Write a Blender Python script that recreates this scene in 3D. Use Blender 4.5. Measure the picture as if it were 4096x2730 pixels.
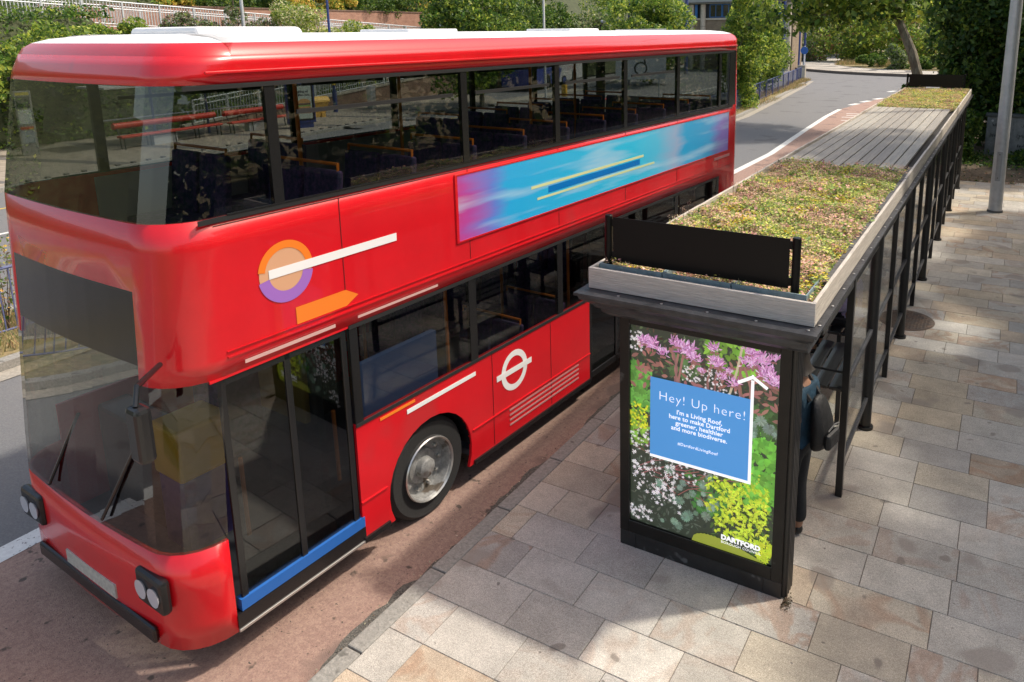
import bpy, bmesh, math, random
import numpy as np
from mathutils import Vector, Matrix
R=math.radians; PI=math.pi
random.seed(7); rng=np.random.default_rng(7)
for o in list(bpy.data.objects): bpy.data.objects.remove(o)
sc=bpy.context.scene; COL=sc.collection
# ------------------------------------------------------------------ camera
yaw,pitch,roll,FPX,CX,CY=-0.5186,0.2122,0.0134,3026.17,2326.08,762.32
CAMZ=4.3
fw=Vector((math.sin(yaw)*math.cos(pitch),math.cos(yaw)*math.cos(pitch),-math.sin(pitch)))
rt=Vector((math.cos(yaw),-math.sin(yaw),0)); dn=fw.cross(rt)
r2=math.cos(roll)*rt+math.sin(roll)*dn; d2=-math.sin(roll)*rt+math.cos(roll)*dn
cam=bpy.data.objects.new('camera',bpy.data.cameras.new('camera')); COL.objects.link(cam)
M=Matrix(((r2.x,-d2.x,-fw.x,0),(r2.y,-d2.y,-fw.y,0),(r2.z,-d2.z,-fw.z,CAMZ),(0,0,0,1)))
cam.matrix_world=M
cam.data.sensor_fit='HORIZONTAL'; cam.data.sensor_width=36; cam.data.lens=36*FPX/4096
cam.data.shift_x=-(CX-2048)/4096; cam.data.shift_y=(CY-1365)/4096
cam.data.clip_start=.05; cam.data.clip_end=3000
sc.camera=cam
sc.render.resolution_x=1024; sc.render.resolution_y=682
# ------------------------------------------------------------------ world / sun
SUN_AZ=50.0; SUN_EL=54.0      # azimuth from +Y towards +X
w=bpy.data.worlds.new('World'); sc.world=w; w.use_nodes=True
nt=w.node_tree; sky=nt.nodes.new('ShaderNodeTexSky'); sky.sky_type='NISHITA'; sky.sun_disc=False
sky.sun_elevation=R(SUN_EL); sky.sun_rotation=R(SUN_AZ); sky.air_density=1.0; sky.dust_density=2.5; sky.ozone_density=.6
wm=nt.nodes.new('ShaderNodeVectorMath'); wm.operation='MULTIPLY'; wm.inputs[1].default_value=(1.13,1.0,.84)   # thin warm haze over the sky
nt.links.new(sky.outputs[0],wm.inputs[0]); nt.links.new(wm.outputs[0],nt.nodes['Background'].inputs[0]); nt.nodes['Background'].inputs[1].default_value=.15
sl=bpy.data.lights.new('sun','SUN'); sl.energy=2.05; sl.angle=R(2.6); sl.color=(1,.93,.82)
so=bpy.data.objects.new('sun',sl); COL.objects.link(so)
sv=Vector((math.sin(R(SUN_AZ))*math.cos(R(SUN_EL)),math.cos(R(SUN_AZ))*math.cos(R(SUN_EL)),math.sin(R(SUN_EL))))
so.rotation_euler=sv.to_track_quat('Z','Y').to_euler(); so.location=sv*60
sc.view_settings.view_transform='Standard'; sc.view_settings.look='None'; sc.view_settings.exposure=.95; sc.view_settings.gamma=1
# ------------------------------------------------------------------ materials
MATS={}
def mat(name,col=(.5,.5,.5),rough=.6,metal=0,n=None,bump=None,col2=None,coat=0,emit=None,spec=.5,streak=None,island=0,trans=0,attr=None,spots=None,map3=None):
    """procedural material. n=(scale,amount) colour noise; col2 mixed by noise; bump=(scale,strength)"""
    if name in MATS: return MATS[name]
    m=bpy.data.materials.new(name); m.use_nodes=True; t=m.node_tree; N=t.nodes; L=t.links
    b=N['Principled BSDF']; b.inputs['Roughness'].default_value=rough; b.inputs['Metallic'].default_value=metal
    b.inputs['Specular IOR Level'].default_value=spec
    if coat: b.inputs['Coat Weight'].default_value=coat; b.inputs['Coat Roughness'].default_value=.03
    tc=N.new('ShaderNodeTexCoord'); co=tc.outputs['Object']
    if streak or map3:
        mp=N.new('ShaderNodeMapping'); mp.inputs['Scale'].default_value=streak or map3; L.new(co,mp.inputs[0]); co=mp.outputs[0]
    base=None
    if attr:
        a=N.new('ShaderNodeAttribute'); a.attribute_name=attr; base=a.outputs['Color']
    else:
        rgb=N.new('ShaderNodeRGB'); rgb.outputs[0].default_value=(*col,1); base=rgb.outputs[0]
    if col2:
        no=N.new('ShaderNodeTexNoise'); no.inputs['Scale'].default_value=(n or (3,.5))[0]; no.inputs['Detail'].default_value=6
        L.new(co,no.inputs['Vector'])
        rp=N.new('ShaderNodeValToRGB'); rp.color_ramp.elements[0].position=.38; rp.color_ramp.elements[1].position=.62
        L.new(no.outputs[0],rp.inputs[0])
        mx=N.new('ShaderNodeMix'); mx.data_type='RGBA'; L.new(rp.outputs[0],mx.inputs[0]); L.new(base,mx.inputs[6]); mx.inputs[7].default_value=(*col2,1)
        base=mx.outputs[2]
    if n:
        no=N.new('ShaderNodeTexNoise'); no.inputs['Scale'].default_value=n[0]*2.3; no.inputs['Detail'].default_value=8; no.inputs['Roughness'].default_value=.65
        L.new(co,no.inputs['Vector'])
        mr=N.new('ShaderNodeMapRange'); mr.inputs[1].default_value=.3; mr.inputs[2].default_value=.7; mr.inputs[3].default_value=1-n[1]; mr.inputs[4].default_value=1+n[1]
        L.new(no.outputs[0],mr.inputs[0])
        mu=N.new('ShaderNodeVectorMath'); mu.operation='SCALE'; L.new(base,mu.inputs[0]); L.new(mr.outputs[0],mu.inputs['Scale']); base=mu.outputs[0]
    if spots:   # (scale, threshold, colour)
        for k,(s,th,cc) in enumerate(spots):
            no=N.new('ShaderNodeTexNoise'); no.inputs['Scale'].default_value=s; no.inputs['Detail'].default_value=3 if s<30 else 1
            L.new(co,no.inputs['Vector'])
            mr=N.new('ShaderNodeMapRange'); mr.inputs[1].default_value=th; mr.inputs[2].default_value=th+.05; L.new(no.outputs[0],mr.inputs[0])
            mx=N.new('ShaderNodeMix'); mx.data_type='RGBA'; L.new(mr.outputs[0],mx.inputs[0]); L.new(base,mx.inputs[6]); mx.inputs[7].default_value=(*cc,1); base=mx.outputs[2]
    if island:
        g=N.new('ShaderNodeNewGeometry'); hs=N.new('ShaderNodeHueSaturation')
        mr=N.new('ShaderNodeMapRange'); mr.inputs[3].default_value=1-island; mr.inputs[4].default_value=1+island; L.new(g.outputs['Random Per Island'],mr.inputs[0]); L.new(mr.outputs[0],hs.inputs['Value'])
        mr=N.new('ShaderNodeMapRange'); mr.inputs[3].default_value=.5+.045; mr.inputs[4].default_value=.5-.035; L.new(g.outputs['Random Per Island'],mr.inputs[0]); L.new(mr.outputs[0],hs.inputs['Hue'])
        L.new(base,hs.inputs['Color']); base=hs.outputs[0]
    L.new(base,b.inputs['Base Color'])
    if bump:
        no=N.new('ShaderNodeTexNoise'); no.inputs['Scale'].default_value=bump[0]; no.inputs['Detail'].default_value=5
        L.new(co,no.inputs['Vector']); bp=N.new('ShaderNodeBump'); bp.inputs['Strength'].default_value=bump[1]; bp.inputs['Distance'].default_value=.02
        L.new(no.outputs[0],bp.inputs['Height']); L.new(bp.outputs[0],b.inputs['Normal'])
    if trans:
        tr=N.new('ShaderNodeBsdfTranslucent'); mx=N.new('ShaderNodeMixShader'); mx.inputs[0].default_value=trans
        L.new(base,tr.inputs[0]); L.new(b.outputs[0],mx.inputs[1]); L.new(tr.outputs[0],mx.inputs[2]); L.new(mx.outputs[0],N['Material Output'].inputs[0])
    if emit:
        b.inputs['Emission Color'].default_value=(*emit[0],1); b.inputs['Emission Strength'].default_value=emit[1]
    MATS[name]=m; return m
def glass(name,tint=(.8,.85,.85),boost=1.0,ior=1.5,refl_rough=.01):
    if name in MATS: return MATS[name]
    m=bpy.data.materials.new(name); m.use_nodes=True; t=m.node_tree; N=t.nodes; L=t.links; N.remove(N['Principled BSDF'])
    tr=N.new('ShaderNodeBsdfTransparent'); tr.inputs[0].default_value=(*tint,1)
    gl=N.new('ShaderNodeBsdfGlossy'); gl.inputs['Roughness'].default_value=refl_rough
    ge=N.new('ShaderNodeNewGeometry'); dt=N.new('ShaderNodeVectorMath'); dt.operation='DOT_PRODUCT'; L.new(ge.outputs['Normal'],dt.inputs[0]); L.new(ge.outputs['Incoming'],dt.inputs[1])
    ab=N.new('ShaderNodeMath'); ab.operation='ABSOLUTE'; L.new(dt.outputs['Value'],ab.inputs[0])
    om=N.new('ShaderNodeMath'); om.operation='SUBTRACT'; om.inputs[0].default_value=1; L.new(ab.outputs[0],om.inputs[1])
    pw=N.new('ShaderNodeMath'); pw.operation='POWER'; pw.inputs[1].default_value=5; L.new(om.outputs[0],pw.inputs[0])
    mu=N.new('ShaderNodeMath'); mu.operation='MULTIPLY_ADD'; mu.inputs[1].default_value=.94*boost; mu.inputs[2].default_value=.05*boost; mu.use_clamp=True; L.new(pw.outputs[0],mu.inputs[0])
    mx=N.new('ShaderNodeMixShader'); L.new(mu.outputs[0],mx.inputs[0]); L.new(tr.outputs[0],mx.inputs[1]); L.new(gl.outputs[0],mx.inputs[2]); L.new(mx.outputs[0],N['Material Output'].inputs[0])
    MATS[name]=m; return m
def brickmat(name,c1,c2,mortar,scale,axis='XZ',bw=.225,bh=.075):
    m=bpy.data.materials.new(name); m.use_nodes=True; t=m.node_tree; N=t.nodes; L=t.links; b=N['Principled BSDF']; b.inputs['Roughness'].default_value=.9
    tc=N.new('ShaderNodeTexCoord'); sp=N.new('ShaderNodeSeparateXYZ'); cb=N.new('ShaderNodeCombineXYZ'); L.new(tc.outputs['Object'],sp.inputs[0])
    L.new(sp.outputs['X' if axis[0]=='X' else 'Y'],cb.inputs[0]); L.new(sp.outputs['Z' if axis[1]=='Z' else 'Y'],cb.inputs[1])
    br=N.new('ShaderNodeTexBrick'); br.inputs['Color1'].default_value=(*c1,1); br.inputs['Color2'].default_value=(*c2,1); br.inputs['Mortar'].default_value=(*mortar,1)
    br.inputs['Scale'].default_value=scale; br.inputs['Brick Width'].default_value=bw; br.inputs['Row Height'].default_value=bh; br.inputs['Mortar Size'].default_value=.008
    L.new(cb.outputs[0],br.inputs['Vector'])
    no=N.new('ShaderNodeTexNoise'); no.inputs['Scale'].default_value=2.5; no.inputs['Detail'].default_value=8; L.new(tc.outputs['Object'],no.inputs['Vector'])
    mr=N.new('ShaderNodeMapRange'); mr.inputs[3].default_value=.6; mr.inputs[4].default_value=1.4; L.new(no.outputs[0],mr.inputs[0])
    mu=N.new('ShaderNodeVectorMath'); mu.operation='SCALE'; L.new(br.outputs[0],mu.inputs[0]); L.new(mr.outputs[0],mu.inputs['Scale']); L.new(mu.outputs[0],b.inputs['Base Color'])
    MATS[name]=m; return m
# ------------------------------------------------------------------ mesh helpers
class MB:
    def __init__(s): s.v=[]; s.f=[]; s.mi=[]; s.cur=0
    def add(s,vs,fs):
        o=len(s.v); s.v+= [tuple(v) for v in vs]; s.f+=[tuple(i+o for i in f) for f in fs]; s.mi+=[s.cur]*len(fs); return s
    def m(s,i): s.cur=i; return s
    def box(s,x0,x1,y0,y1,z0,z1,T=None):
        vs=[Vector((x,y,z)) for z in (z0,z1) for y in (y0,y1) for x in (x0,x1)]
        if T is not None: vs=[T@v for v in vs]
        return s.add(vs,[(0,2,3,1),(4,5,7,6),(0,1,5,4),(2,6,7,3),(0,4,6,2),(1,3,7,5)])
    def prism(s,pts,h0,h1,ax='z'):
        """pts list of 2D; ax z: (x,y)->z ; ax x: (y,z)->x ; ax y: (x,z)->y"""
        def P(p,h): return {'z':(p[0],p[1],h),'x':(h,p[0],p[1]),'y':(p[0],h,p[1])}[ax]
        n=len(pts); a=sum(pts[i][0]*pts[(i+1)%n][1]-pts[(i+1)%n][0]*pts[i][1] for i in range(n))
        if (a<0)!=(ax=='y'): pts=pts[::-1]
        vs=[P(p,h0) for p in pts]+[P(p,h1) for p in pts]
        return s.add(vs,[tuple(range(n))[::-1],tuple(range(n,2*n))]+[(i,(i+1)%n,n+(i+1)%n,n+i) for i in range(n)])
    def tube(s,pts,r,n=8,cap=True):
        pts=[Vector(p) for p in pts]; rs=r if isinstance(r,(list,tuple)) else [r]*len(pts)
        vs=[]
        up0=None
        for i,p in enumerate(pts):
            t=(pts[min(i+1,len(pts)-1)]-pts[max(i-1,0)]).normalized()
            if up0 is None: up0=Vector((0,0,1)) if abs(t.z)<.9 else Vector((1,0,0))
            a=t.cross(up0).normalized(); b=a.cross(t).normalized(); up0=b if b.length>.1 else up0
            for k in range(n):
                an=2*PI*k/n; vs.append(p+a*math.cos(an)*rs[i]+b*math.sin(an)*rs[i])
        fs=[]
        for i in range(len(pts)-1):
            for k in range(n):
                k2=(k+1)%n; fs.append((i*n+k,(i+1)*n+k,(i+1)*n+k2,i*n+k2))
        if cap: fs+= [tuple(range(n)),tuple(range((len(pts)-1)*n,len(pts)*n))[::-1]]
        return s.add(vs,fs)
    def cyl(s,x,y,z0,z1,r,n=16,r2=None): return s.tube([(x,y,z0),(x,y,z1)],[r,r2 or r],n)
    def lathe(s,prof,c=(0,0,0),n=24,ax='z'):
        vs=[];fs=[]
        for (r,h) in prof:
            for k in range(n):
                a=2*PI*k/n; p=(r*math.cos(a),r*math.sin(a),h)
                if ax=='x': p=(h,r*math.cos(a),r*math.sin(a))
                vs.append((p[0]+c[0],p[1]+c[1],p[2]+c[2]))
        for i in range(len(prof)-1):
            for k in range(n):
                k2=(k+1)%n; fs.append((i*n+k,i*n+k2,(i+1)*n+k2,(i+1)*n+k))
        return s.add(vs,fs)
    def build(s,name,m,parent=None,bevel=0,smooth=False,seg=2,loc=None):
        me=bpy.data.meshes.new(name); me.from_pydata([tuple(v) for v in s.v],[],s.f)
        for x in (m if isinstance(m,(list,tuple)) else [m]): me.materials.append(x)
        me.polygons.foreach_set('material_index',s.mi)
        if smooth:
            me.polygons.foreach_set('use_smooth',[True]*len(me.polygons))
            try: me.set_sharp_from_angle(angle=R(35))
            except Exception: pass
        me.validate(); me.update()
        o=bpy.data.objects.new(name,me); COL.objects.link(o)
        if parent: o.parent=parent
        if loc: o.location=loc
        if bevel:
            b=o.modifiers.new('bevel','BEVEL'); b.width=bevel; b.segments=seg; b.limit_method='ANGLE'; b.angle_limit=R(40)
        return o
def tag(o,label=None,cat=None,group=None,kind=None):
    if label: o['label']=label
    if cat: o['category']=cat
    if group: o['group']=group
    if kind: o['kind']=kind
    return o
def empty(name,label,cat,loc=(0,0,0),rz=0,group=None):
    o=bpy.data.objects.new(name,None); COL.objects.link(o); o.location=loc; o.rotation_euler=(0,0,rz); o.empty_display_size=.2
    return tag(o,label,cat,group)
def dup(r,loc,rz,label,group=None):
    def cp(o,p):
        c=o.copy(); COL.objects.link(c)
        if p: c.parent=p
        for ch in list(o.children): cp(ch,c)
        return c
    c=cp(r,None); c.location=loc; c.rotation_euler=(0,0,rz); c['label']=label
    if group: c['group']=group
    return c
def text(body,size,m,parent,name='lettering',loc=(0,0,0),rot=(R(90),0,0),off=0,align='LEFT',ext=.0008,sx=1,sp=1):
    cu=bpy.data.curves.new(name,'FONT'); cu.body=body; cu.size=size; cu.offset=off; cu.extrude=ext; cu.align_x=align; cu.space_character=sp; cu.resolution_u=3
    o=bpy.data.objects.new(name,cu); COL.objects.link(o); bpy.context.view_layer.update()
    me=bpy.data.meshes.new_from_object(o.evaluated_get(bpy.context.evaluated_depsgraph_get()))
    bpy.data.objects.remove(o); bpy.data.curves.remove(cu)
    me.materials.clear(); me.materials.append(m)
    me.transform(Matrix.Diagonal((sx,1,1,1)))
    o=bpy.data.objects.new(name,me); COL.objects.link(o); o.parent=parent; o.location=loc; o.rotation_euler=rot
    return o
def skin(verts,edges,radii,root=0,sub=2):
    me=bpy.data.meshes.new('sk'); me.from_pydata(verts,edges,[]); o=bpy.data.objects.new('sk',me); COL.objects.link(o)
    o.modifiers.new('s','SKIN'); 
    for i,r in enumerate(radii):
        rr=r if isinstance(r,tuple) else (r,r); me.skin_vertices[0].data[i].radius=rr; me.skin_vertices[0].data[i].use_root=(i==root)
    s=o.modifiers.new('u','SUBSURF'); s.levels=sub; s.render_levels=sub
    bpy.context.view_layer.update()
    m2=bpy.data.meshes.new_from_object(o.evaluated_get(bpy.context.evaluated_depsgraph_get()))
    bpy.data.objects.remove(o); 
    m2.polygons.foreach_set('use_smooth',[True]*len(m2.polygons))
    return m2
# ------------------------------------------------------------------ foliage
def leafmesh(P,size,name,mats,parent=None,mi=None,flat=0.0,aspect=1.7,updir=None,sizes=None,fold=.25):
    """P (n,3) points -> one folded rhombus leaf (2 tris sharing an edge) at each"""
    n=len(P); a=rng.normal(size=(n,3)); a/=np.linalg.norm(a,axis=1)[:,None]
    if flat: a[:,2]*=(1-flat)
    a/=np.linalg.norm(a,axis=1)[:,None]
    b=rng.normal(size=(n,3)); b[:,2]*=(1-flat); b-= (b*a).sum(1)[:,None]*a; b/=np.linalg.norm(b,axis=1)[:,None]
    c=np.cross(a,b)
    s=(sizes if sizes is not None else size*rng.choice([.45,.7,.95,1.2,1.6],n,p=[.15,.25,.3,.2,.1])*rng.uniform(.85,1.15,n))[:,None]
    V=np.empty((n,4,3)); V[:,0]=P-a*s*.5; V[:,1]=P+b*s*.5/aspect+c*s*fold*.5; V[:,2]=P+a*s*.5; V[:,3]=P-b*s*.5/aspect+c*s*fold*.5
    me=bpy.data.meshes.new(name); me.vertices.add(4*n); me.vertices.foreach_set('co',V.reshape(-1))
    idx=np.arange(n)*4; F=np.stack([idx,idx+1,idx+2,idx,idx+2,idx+3],1).reshape(-1)
    me.loops.add(6*n); me.loops.foreach_set('vertex_index',F.astype(np.int32)); me.polygons.add(2*n); me.polygons.foreach_set('loop_start',np.arange(2*n)*3)
    for m in mats: me.materials.append(m)
    if mi is not None: me.polygons.foreach_set('material_index',np.repeat(mi,2).astype(np.int32))
    me.update(calc_edges=True); me.validate()
    o=bpy.data.objects.new(name,me); COL.objects.link(o)
    if parent: o.parent=parent
    return o
def blobs(center,rad,k,br,seed=None):
    """k clump centres in an ellipsoid"""
    c=[]
    while len(c)<k:
        p=rng.uniform(-1,1,3); d=np.linalg.norm(p)
        if .35<d<1: c.append(np.array(center)+p*np.array(rad)*(.95))
    return np.array(c)
def crownpts(cl,br,n,squash=.75):
    k=len(cl); i=rng.integers(0,k,n); d=rng.normal(size=(n,3)); d/=np.linalg.norm(d,axis=1)[:,None]
    rr=br*(.55+.5*rng.random(n)**.5)*(.7+.6*((i*37%11)/11)); return cl[i]+d*rr[:,None]*np.array([1,1,squash])
G_DK=mat('leaf_dark',(.055,.105,.022),.5,n=(1.2,.35),island=.45,trans=.42,spec=.4)
G_MD=mat('leaf_mid',(.145,.235,.036),.42,n=(1.0,.35),island=.45,trans=.48,spec=.45)
G_LT=mat('leaf_light',(.33,.42,.06),.42,n=(.8,.3),island=.4,trans=.5)
G_GY=mat('leaf_grey',(.21,.25,.14),.6,n=(.9,.3),island=.35,trans=.4)
G_YL=mat('leaf_yellow',(.62,.46,.08),.6,n=(.9,.3),island=.35,trans=.35)
G_CR=mat('blossom_cream',(.62,.60,.33),.7,island=.25,trans=.3)
G_BR=mat('twig_brown',(.14,.10,.07),.85,n=(2,.3),island=.4)
G_RD=mat('leaf_russet',(.26,.14,.07),.6,island=.35,trans=.3)
BARK=mat('bark',(.13,.105,.075),.9,n=(6,.45),bump=(18,.8),col2=(.22,.20,.15),map3=(1,1,.35))
def tree(name,label,loc,crown,rad,k,br,n,ls,mats=(G_MD,),w=None,trunk=None,group=None,cat='tree',squash=.75,extra=None,limbs=True):
    t=empty(name,label,cat,loc,0,group)
    cl=blobs(crown,rad,k,br)
    if extra is not None: cl=np.vstack([cl,np.array(extra)])
    P=crownpts(cl,br,n,squash)
    P=P[P[:,2]>.02-loc[2]]
    w=np.array(w if w else [1/len(mats)]*len(mats)); w=w/w.sum()
    mi=rng.choice(len(mats),len(P),p=w)
    leafmesh(P,ls,'crown',mats,t,mi)
    if trunk:
        pts,rs=trunk; b=MB().tube(pts,rs,10)
        if limbs:
            for c in cl[::max(1,len(cl)//12)]:
                j=min(len(pts)-1,max(1,int(len(pts)*.6))); a=Vector(pts[j]); c=Vector(c); m_=(a+c)/2+Vector((0,0,.1)); b.tube([a,m_,c],[rs[j]*.5,rs[j]*.3,.015],6)
        b.build('trunk',BARK,t,smooth=True)
    return t
# ================================================================== SETTING
def struct(o): o['kind']='structure'; return o
M_ASPH=mat('asphalt',(.15,.15,.155),.85,n=(22,.22),bump=(160,.5),col2=(.165,.165,.165),spots=[(.9,.60,(.12,.12,.122))])
M_RED=mat('red_asphalt',(.36,.24,.19),.85,n=(30,.25),bump=(170,.6),col2=(.29,.185,.15),spots=[(2.3,.66,(.15,.10,.08)),(7,.66,(.11,.08,.065)),(38,.72,(.09,.07,.06)),(1.1,.62,(.22,.15,.125))])
M_MARK=mat('road_paint',(.66,.66,.63),.7,n=(9,.12),spots=[(26,.62,(.22,.2,.19))])
M_KERB=mat('kerb_stone',(.27,.26,.235),.85,n=(14,.3),bump=(60,.4),spots=[(5,.62,(.14,.135,.12))])
M_GRIT=mat('gutter_grit',(.10,.095,.085),.95,n=(45,.6),bump=(90,1),col2=(.16,.15,.13))
M_MORT=mat('mortar',(.105,.09,.075),.95,n=(20,.3))
M_SOIL=mat('soil',(.10,.075,.05),.95,n=(8,.5),bump=(25,1),col2=(.17,.12,.075))
M_DRY=mat('dry_grass_ground',(.26,.20,.10),.95,n=(3,.35),bump=(20,1),col2=(.16,.15,.06))
M_CONC=mat('pale_concrete',(.34,.31,.26),.85,n=(10,.25),col2=(.28,.26,.22))
def slabmat():
    m=bpy.data.materials.new('paving_stone'); m.use_nodes=True; t=m.node_tree; N=t.nodes; L=t.links; b=N['Principled BSDF']
    b.inputs['Roughness'].default_value=.78
    a=N.new('ShaderNodeAttribute'); a.attribute_name='tint'; tc=N.new('ShaderNodeTexCoord'); v=N.new('ShaderNodeAttribute'); v.attribute_name='vein'
    base=a.outputs['Color']
    # sedimentary veins, per-slab offset
    vs=N.new('ShaderNodeVectorMath'); vs.operation='MULTIPLY_ADD'; vs.inputs[1].default_value=(1,1,1); L.new(tc.outputs['Object'],vs.inputs[0]); 
    sc_=N.new('ShaderNodeVectorMath'); sc_.operation='SCALE'; sc_.inputs['Scale'].default_value=37; L.new(v.outputs['Color'],sc_.inputs[0]); L.new(sc_.outputs[0],vs.inputs[2])
    n1=N.new('ShaderNodeTexNoise'); n1.inputs['Scale'].default_value=1.6; n1.inputs['Detail'].default_value=3; n1.inputs['Distortion'].default_value=1.2; L.new(vs.outputs[0],n1.inputs['Vector'])
    wv=N.new('ShaderNodeMath'); wv.operation='MULTIPLY'; wv.inputs[1].default_value=26; L.new(n1.outputs[0],wv.inputs[0])
    sn=N.new('ShaderNodeMath'); sn.operation='SINE'; L.new(wv.outputs[0],sn.inputs[0])
    mr=N.new('ShaderNodeMapRange'); mr.inputs[1].default_value=-.2; mr.inputs[2].default_value=1; mr.inputs[3].default_value=0; mr.inputs[4].default_value=.55; L.new(sn.outputs[0],mr.inputs[0])
    sx=N.new('ShaderNodeSeparateColor'); L.new(v.outputs['Color'],sx.inputs[0])
    g=N.new('ShaderNodeMath'); g.operation='MULTIPLY'; L.new(mr.outputs[0],g.inputs[0]); L.new(sx.outputs[2],g.inputs[1])
    mx=N.new('ShaderNodeMix'); mx.data_type='RGBA'; L.new(g.outputs[0],mx.inputs[0]); L.new(base,mx.inputs[6]); mx.inputs[7].default_value=(.34,.19,.11,1); base=mx.outputs[2]
    def scl(base,scale,lo,hi,det,a=.3,bb=.7):
        no=N.new('ShaderNodeTexNoise'); no.inputs['Scale'].default_value=scale; no.inputs['Detail'].default_value=det; no.inputs['Roughness'].default_value=.7; L.new(tc.outputs['Object'],no.inputs['Vector'])
        m1=N.new('ShaderNodeMapRange'); m1.inputs[1].default_value=a; m1.inputs[2].default_value=bb; m1.inputs[3].default_value=lo; m1.inputs[4].default_value=hi; L.new(no.outputs[0],m1.inputs[0])
        u=N.new('ShaderNodeVectorMath'); u.operation='SCALE'; L.new(base,u.inputs[0]); L.new(m1.outputs[0],u.inputs['Scale']); return u.outputs[0]
    base=scl(base,150,.52,1.46,3); base=scl(base,55,.80,1.2,4); base=scl(base,14,.92,1.08,4); base=scl(base,3.2,.84,1.16,6); base=scl(base,.7,.86,1.1,3)
    for s,th,cc in [(14,.745,(.10,.09,.08)),(1.5,.64,(.27,.235,.20)),(5.1,.70,(.19,.165,.14)),(26,.77,(.09,.08,.075))]:
        no=N.new('ShaderNodeTexNoise'); no.inputs['Scale'].default_value=s; no.inputs['Detail'].default_value=1.5; L.new(tc.outputs['Object'],no.inputs['Vector'])
        m1=N.new('ShaderNodeMapRange'); m1.inputs[1].default_value=th; m1.inputs[2].default_value=th+.04; m1.inputs[4].default_value=.7; L.new(no.outputs[0],m1.inputs[0])
        mx=N.new('ShaderNodeMix'); mx.data_type='RGBA'; L.new(m1.outputs[0],mx.inputs[0]); L.new(base,mx.inputs[6]); mx.inputs[7].default_value=(*cc,1); base=mx.outputs[2]
    L.new(base,b.inputs['Base Color'])
    no=N.new('ShaderNodeTexNoise'); no.inputs['Scale'].default_value=130; no.inputs['Detail'].default_value=3; L.new(tc.outputs['Object'],no.inputs['Vector'])
    bp=N.new('ShaderNodeBump'); bp.inputs['Strength'].default_value=.35; bp.inputs['Distance'].default_value=.01; L.new(no.outputs[0],bp.inputs['Height']); L.new(bp.outputs[0],b.inputs['Normal'])
    return m
M_SLAB=slabmat()
ZR=-.12
def sheet(name,pts,z,m,sub=None):
    b=MB(); b.add([(p[0],p[1],z) for p in pts],[tuple(range(len(pts)))]); 
    o=b.build(name,m)
    if o.data.polygons[0].normal.z<0: o.data.flip_normals()
    return struct(o)
# ground reaching the horizon
sheet('ground',[(-900,-900),(900,-900),(900,1500),(-900,1500)],-.16,M_DRY)
sheet('road',[(-34,-40),(-3.7,-40),(-3.7,52),(-1,58),(22,62),(26,118),(-40,118),(-36,60)],ZR,M_ASPH)
RL=[(-7.28,-30),(-7.28,20),(-7.2,26),(-7.55,32),(-7.85,38),(-7.9,41.5),(-7.5,45),(-7.0,48),(-6.5,50)]
sheet('bus_lane',[(p[0]+.02,p[1]) for p in RL]+[(-3.75,50),(-3.75,-30)],ZR+.004,M_RED)
def ribbon(name,pl,wd,z,m,dash=None,zt=None):
    b=MB()
    P=[Vector((p[0],p[1],0)) for p in pl]
    for i in range(len(P)-1):
        segs=[(0,1)]
        L_=(P[i+1]-P[i]).length
        if dash: n=max(1,int(L_/sum(dash))); segs=[(k*sum(dash)/L_,(k*sum(dash)+dash[0])/L_) for k in range(n)]
        t=(P[i+1]-P[i]).normalized(); nn=Vector((-t.y,t.x,0))
        def nrm(j):
            a=(P[j]-P[j-1]).normalized() if j>0 else t; c=(P[j+1]-P[j]).normalized() if j<len(P)-1 else t
            q=(a+c).normalized(); return Vector((-q.y,q.x,0))
        for a,c in segs:
            p=P[i].lerp(P[i+1],a); q=P[i].lerp(P[i+1],min(1,c)); n0=nrm(i) if (a==0 and not dash) else nn; n1=nrm(i+1) if (c>=1 and not dash) else nn
            if zt is None:
                b.add([(p-n0*wd/2)+Vector((0,0,z)),(q-n1*wd/2)+Vector((0,0,z)),(q+n1*wd/2)+Vector((0,0,z)),(p+n0*wd/2)+Vector((0,0,z))],[(0,1,2,3)])
            else:
                vs=[v+Vector((0,0,h)) for h in (z,zt) for v in ((p-n0*wd/2),(q-n1*wd/2),(q+n1*wd/2),(p+n0*wd/2))]
                b.add(vs,[(4,5,6,7),(0,1,5,4),(2,3,7,6),(3,0,4,7),(1,2,6,5)])
    return struct(b.build(name,m))
ribbon('lane_marking',[p for p in RL if p[1]<43.1],.23,ZR+.008,M_MARK)
b=MB()
for (x,y,a) in [(-7.7,44.4,.25),(-7.4,46.3,.3),(-7.0,48.3,.35),(-7.0,53.9,.3)]:
    T=Matrix.Translation((x,y,ZR+.008))@Matrix.Rotation(-a,4,'Z'); b.add([T@Vector(v) for v in ((-.17,-.5,0),(.17,-.5,0),(.17,.5,0),(-.17,.5,0))],[(0,1,2,3)])
for (x0,x1,y) in [(-7.12,-6.3,37.9),(-7.05,-6.3,38.7),(-7.2,-6.3,39.5),(-6.9,-6.3,36.6)]: b.add([(x0,y,ZR+.008),(x1,y+.1,ZR+.008),(x1,y+.28,ZR+.008),(x0,y+.16,ZR+.008)],[(0,1,2,3)])
struct(b.build('road_marking',M_MARK))
ribbon('road_marking',[(-19.9,-8),(-19.7,8),(-19.2,30),(-19,60)],.13,ZR+.006,M_MARK)
ribbon('road_marking',[(-16.3,-8),(-16.1,10),(-15.9,40)],.12,ZR+.006,M_MARK,dash=(2,3))
M_YEL=mat('yellow_line',(.55,.40,.08),.8,n=(10,.2))
ribbon('road_marking',[(-23.0,-5),(-22.6,10),(-24.7,31)],.1,ZR+.006,M_YEL)
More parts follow.
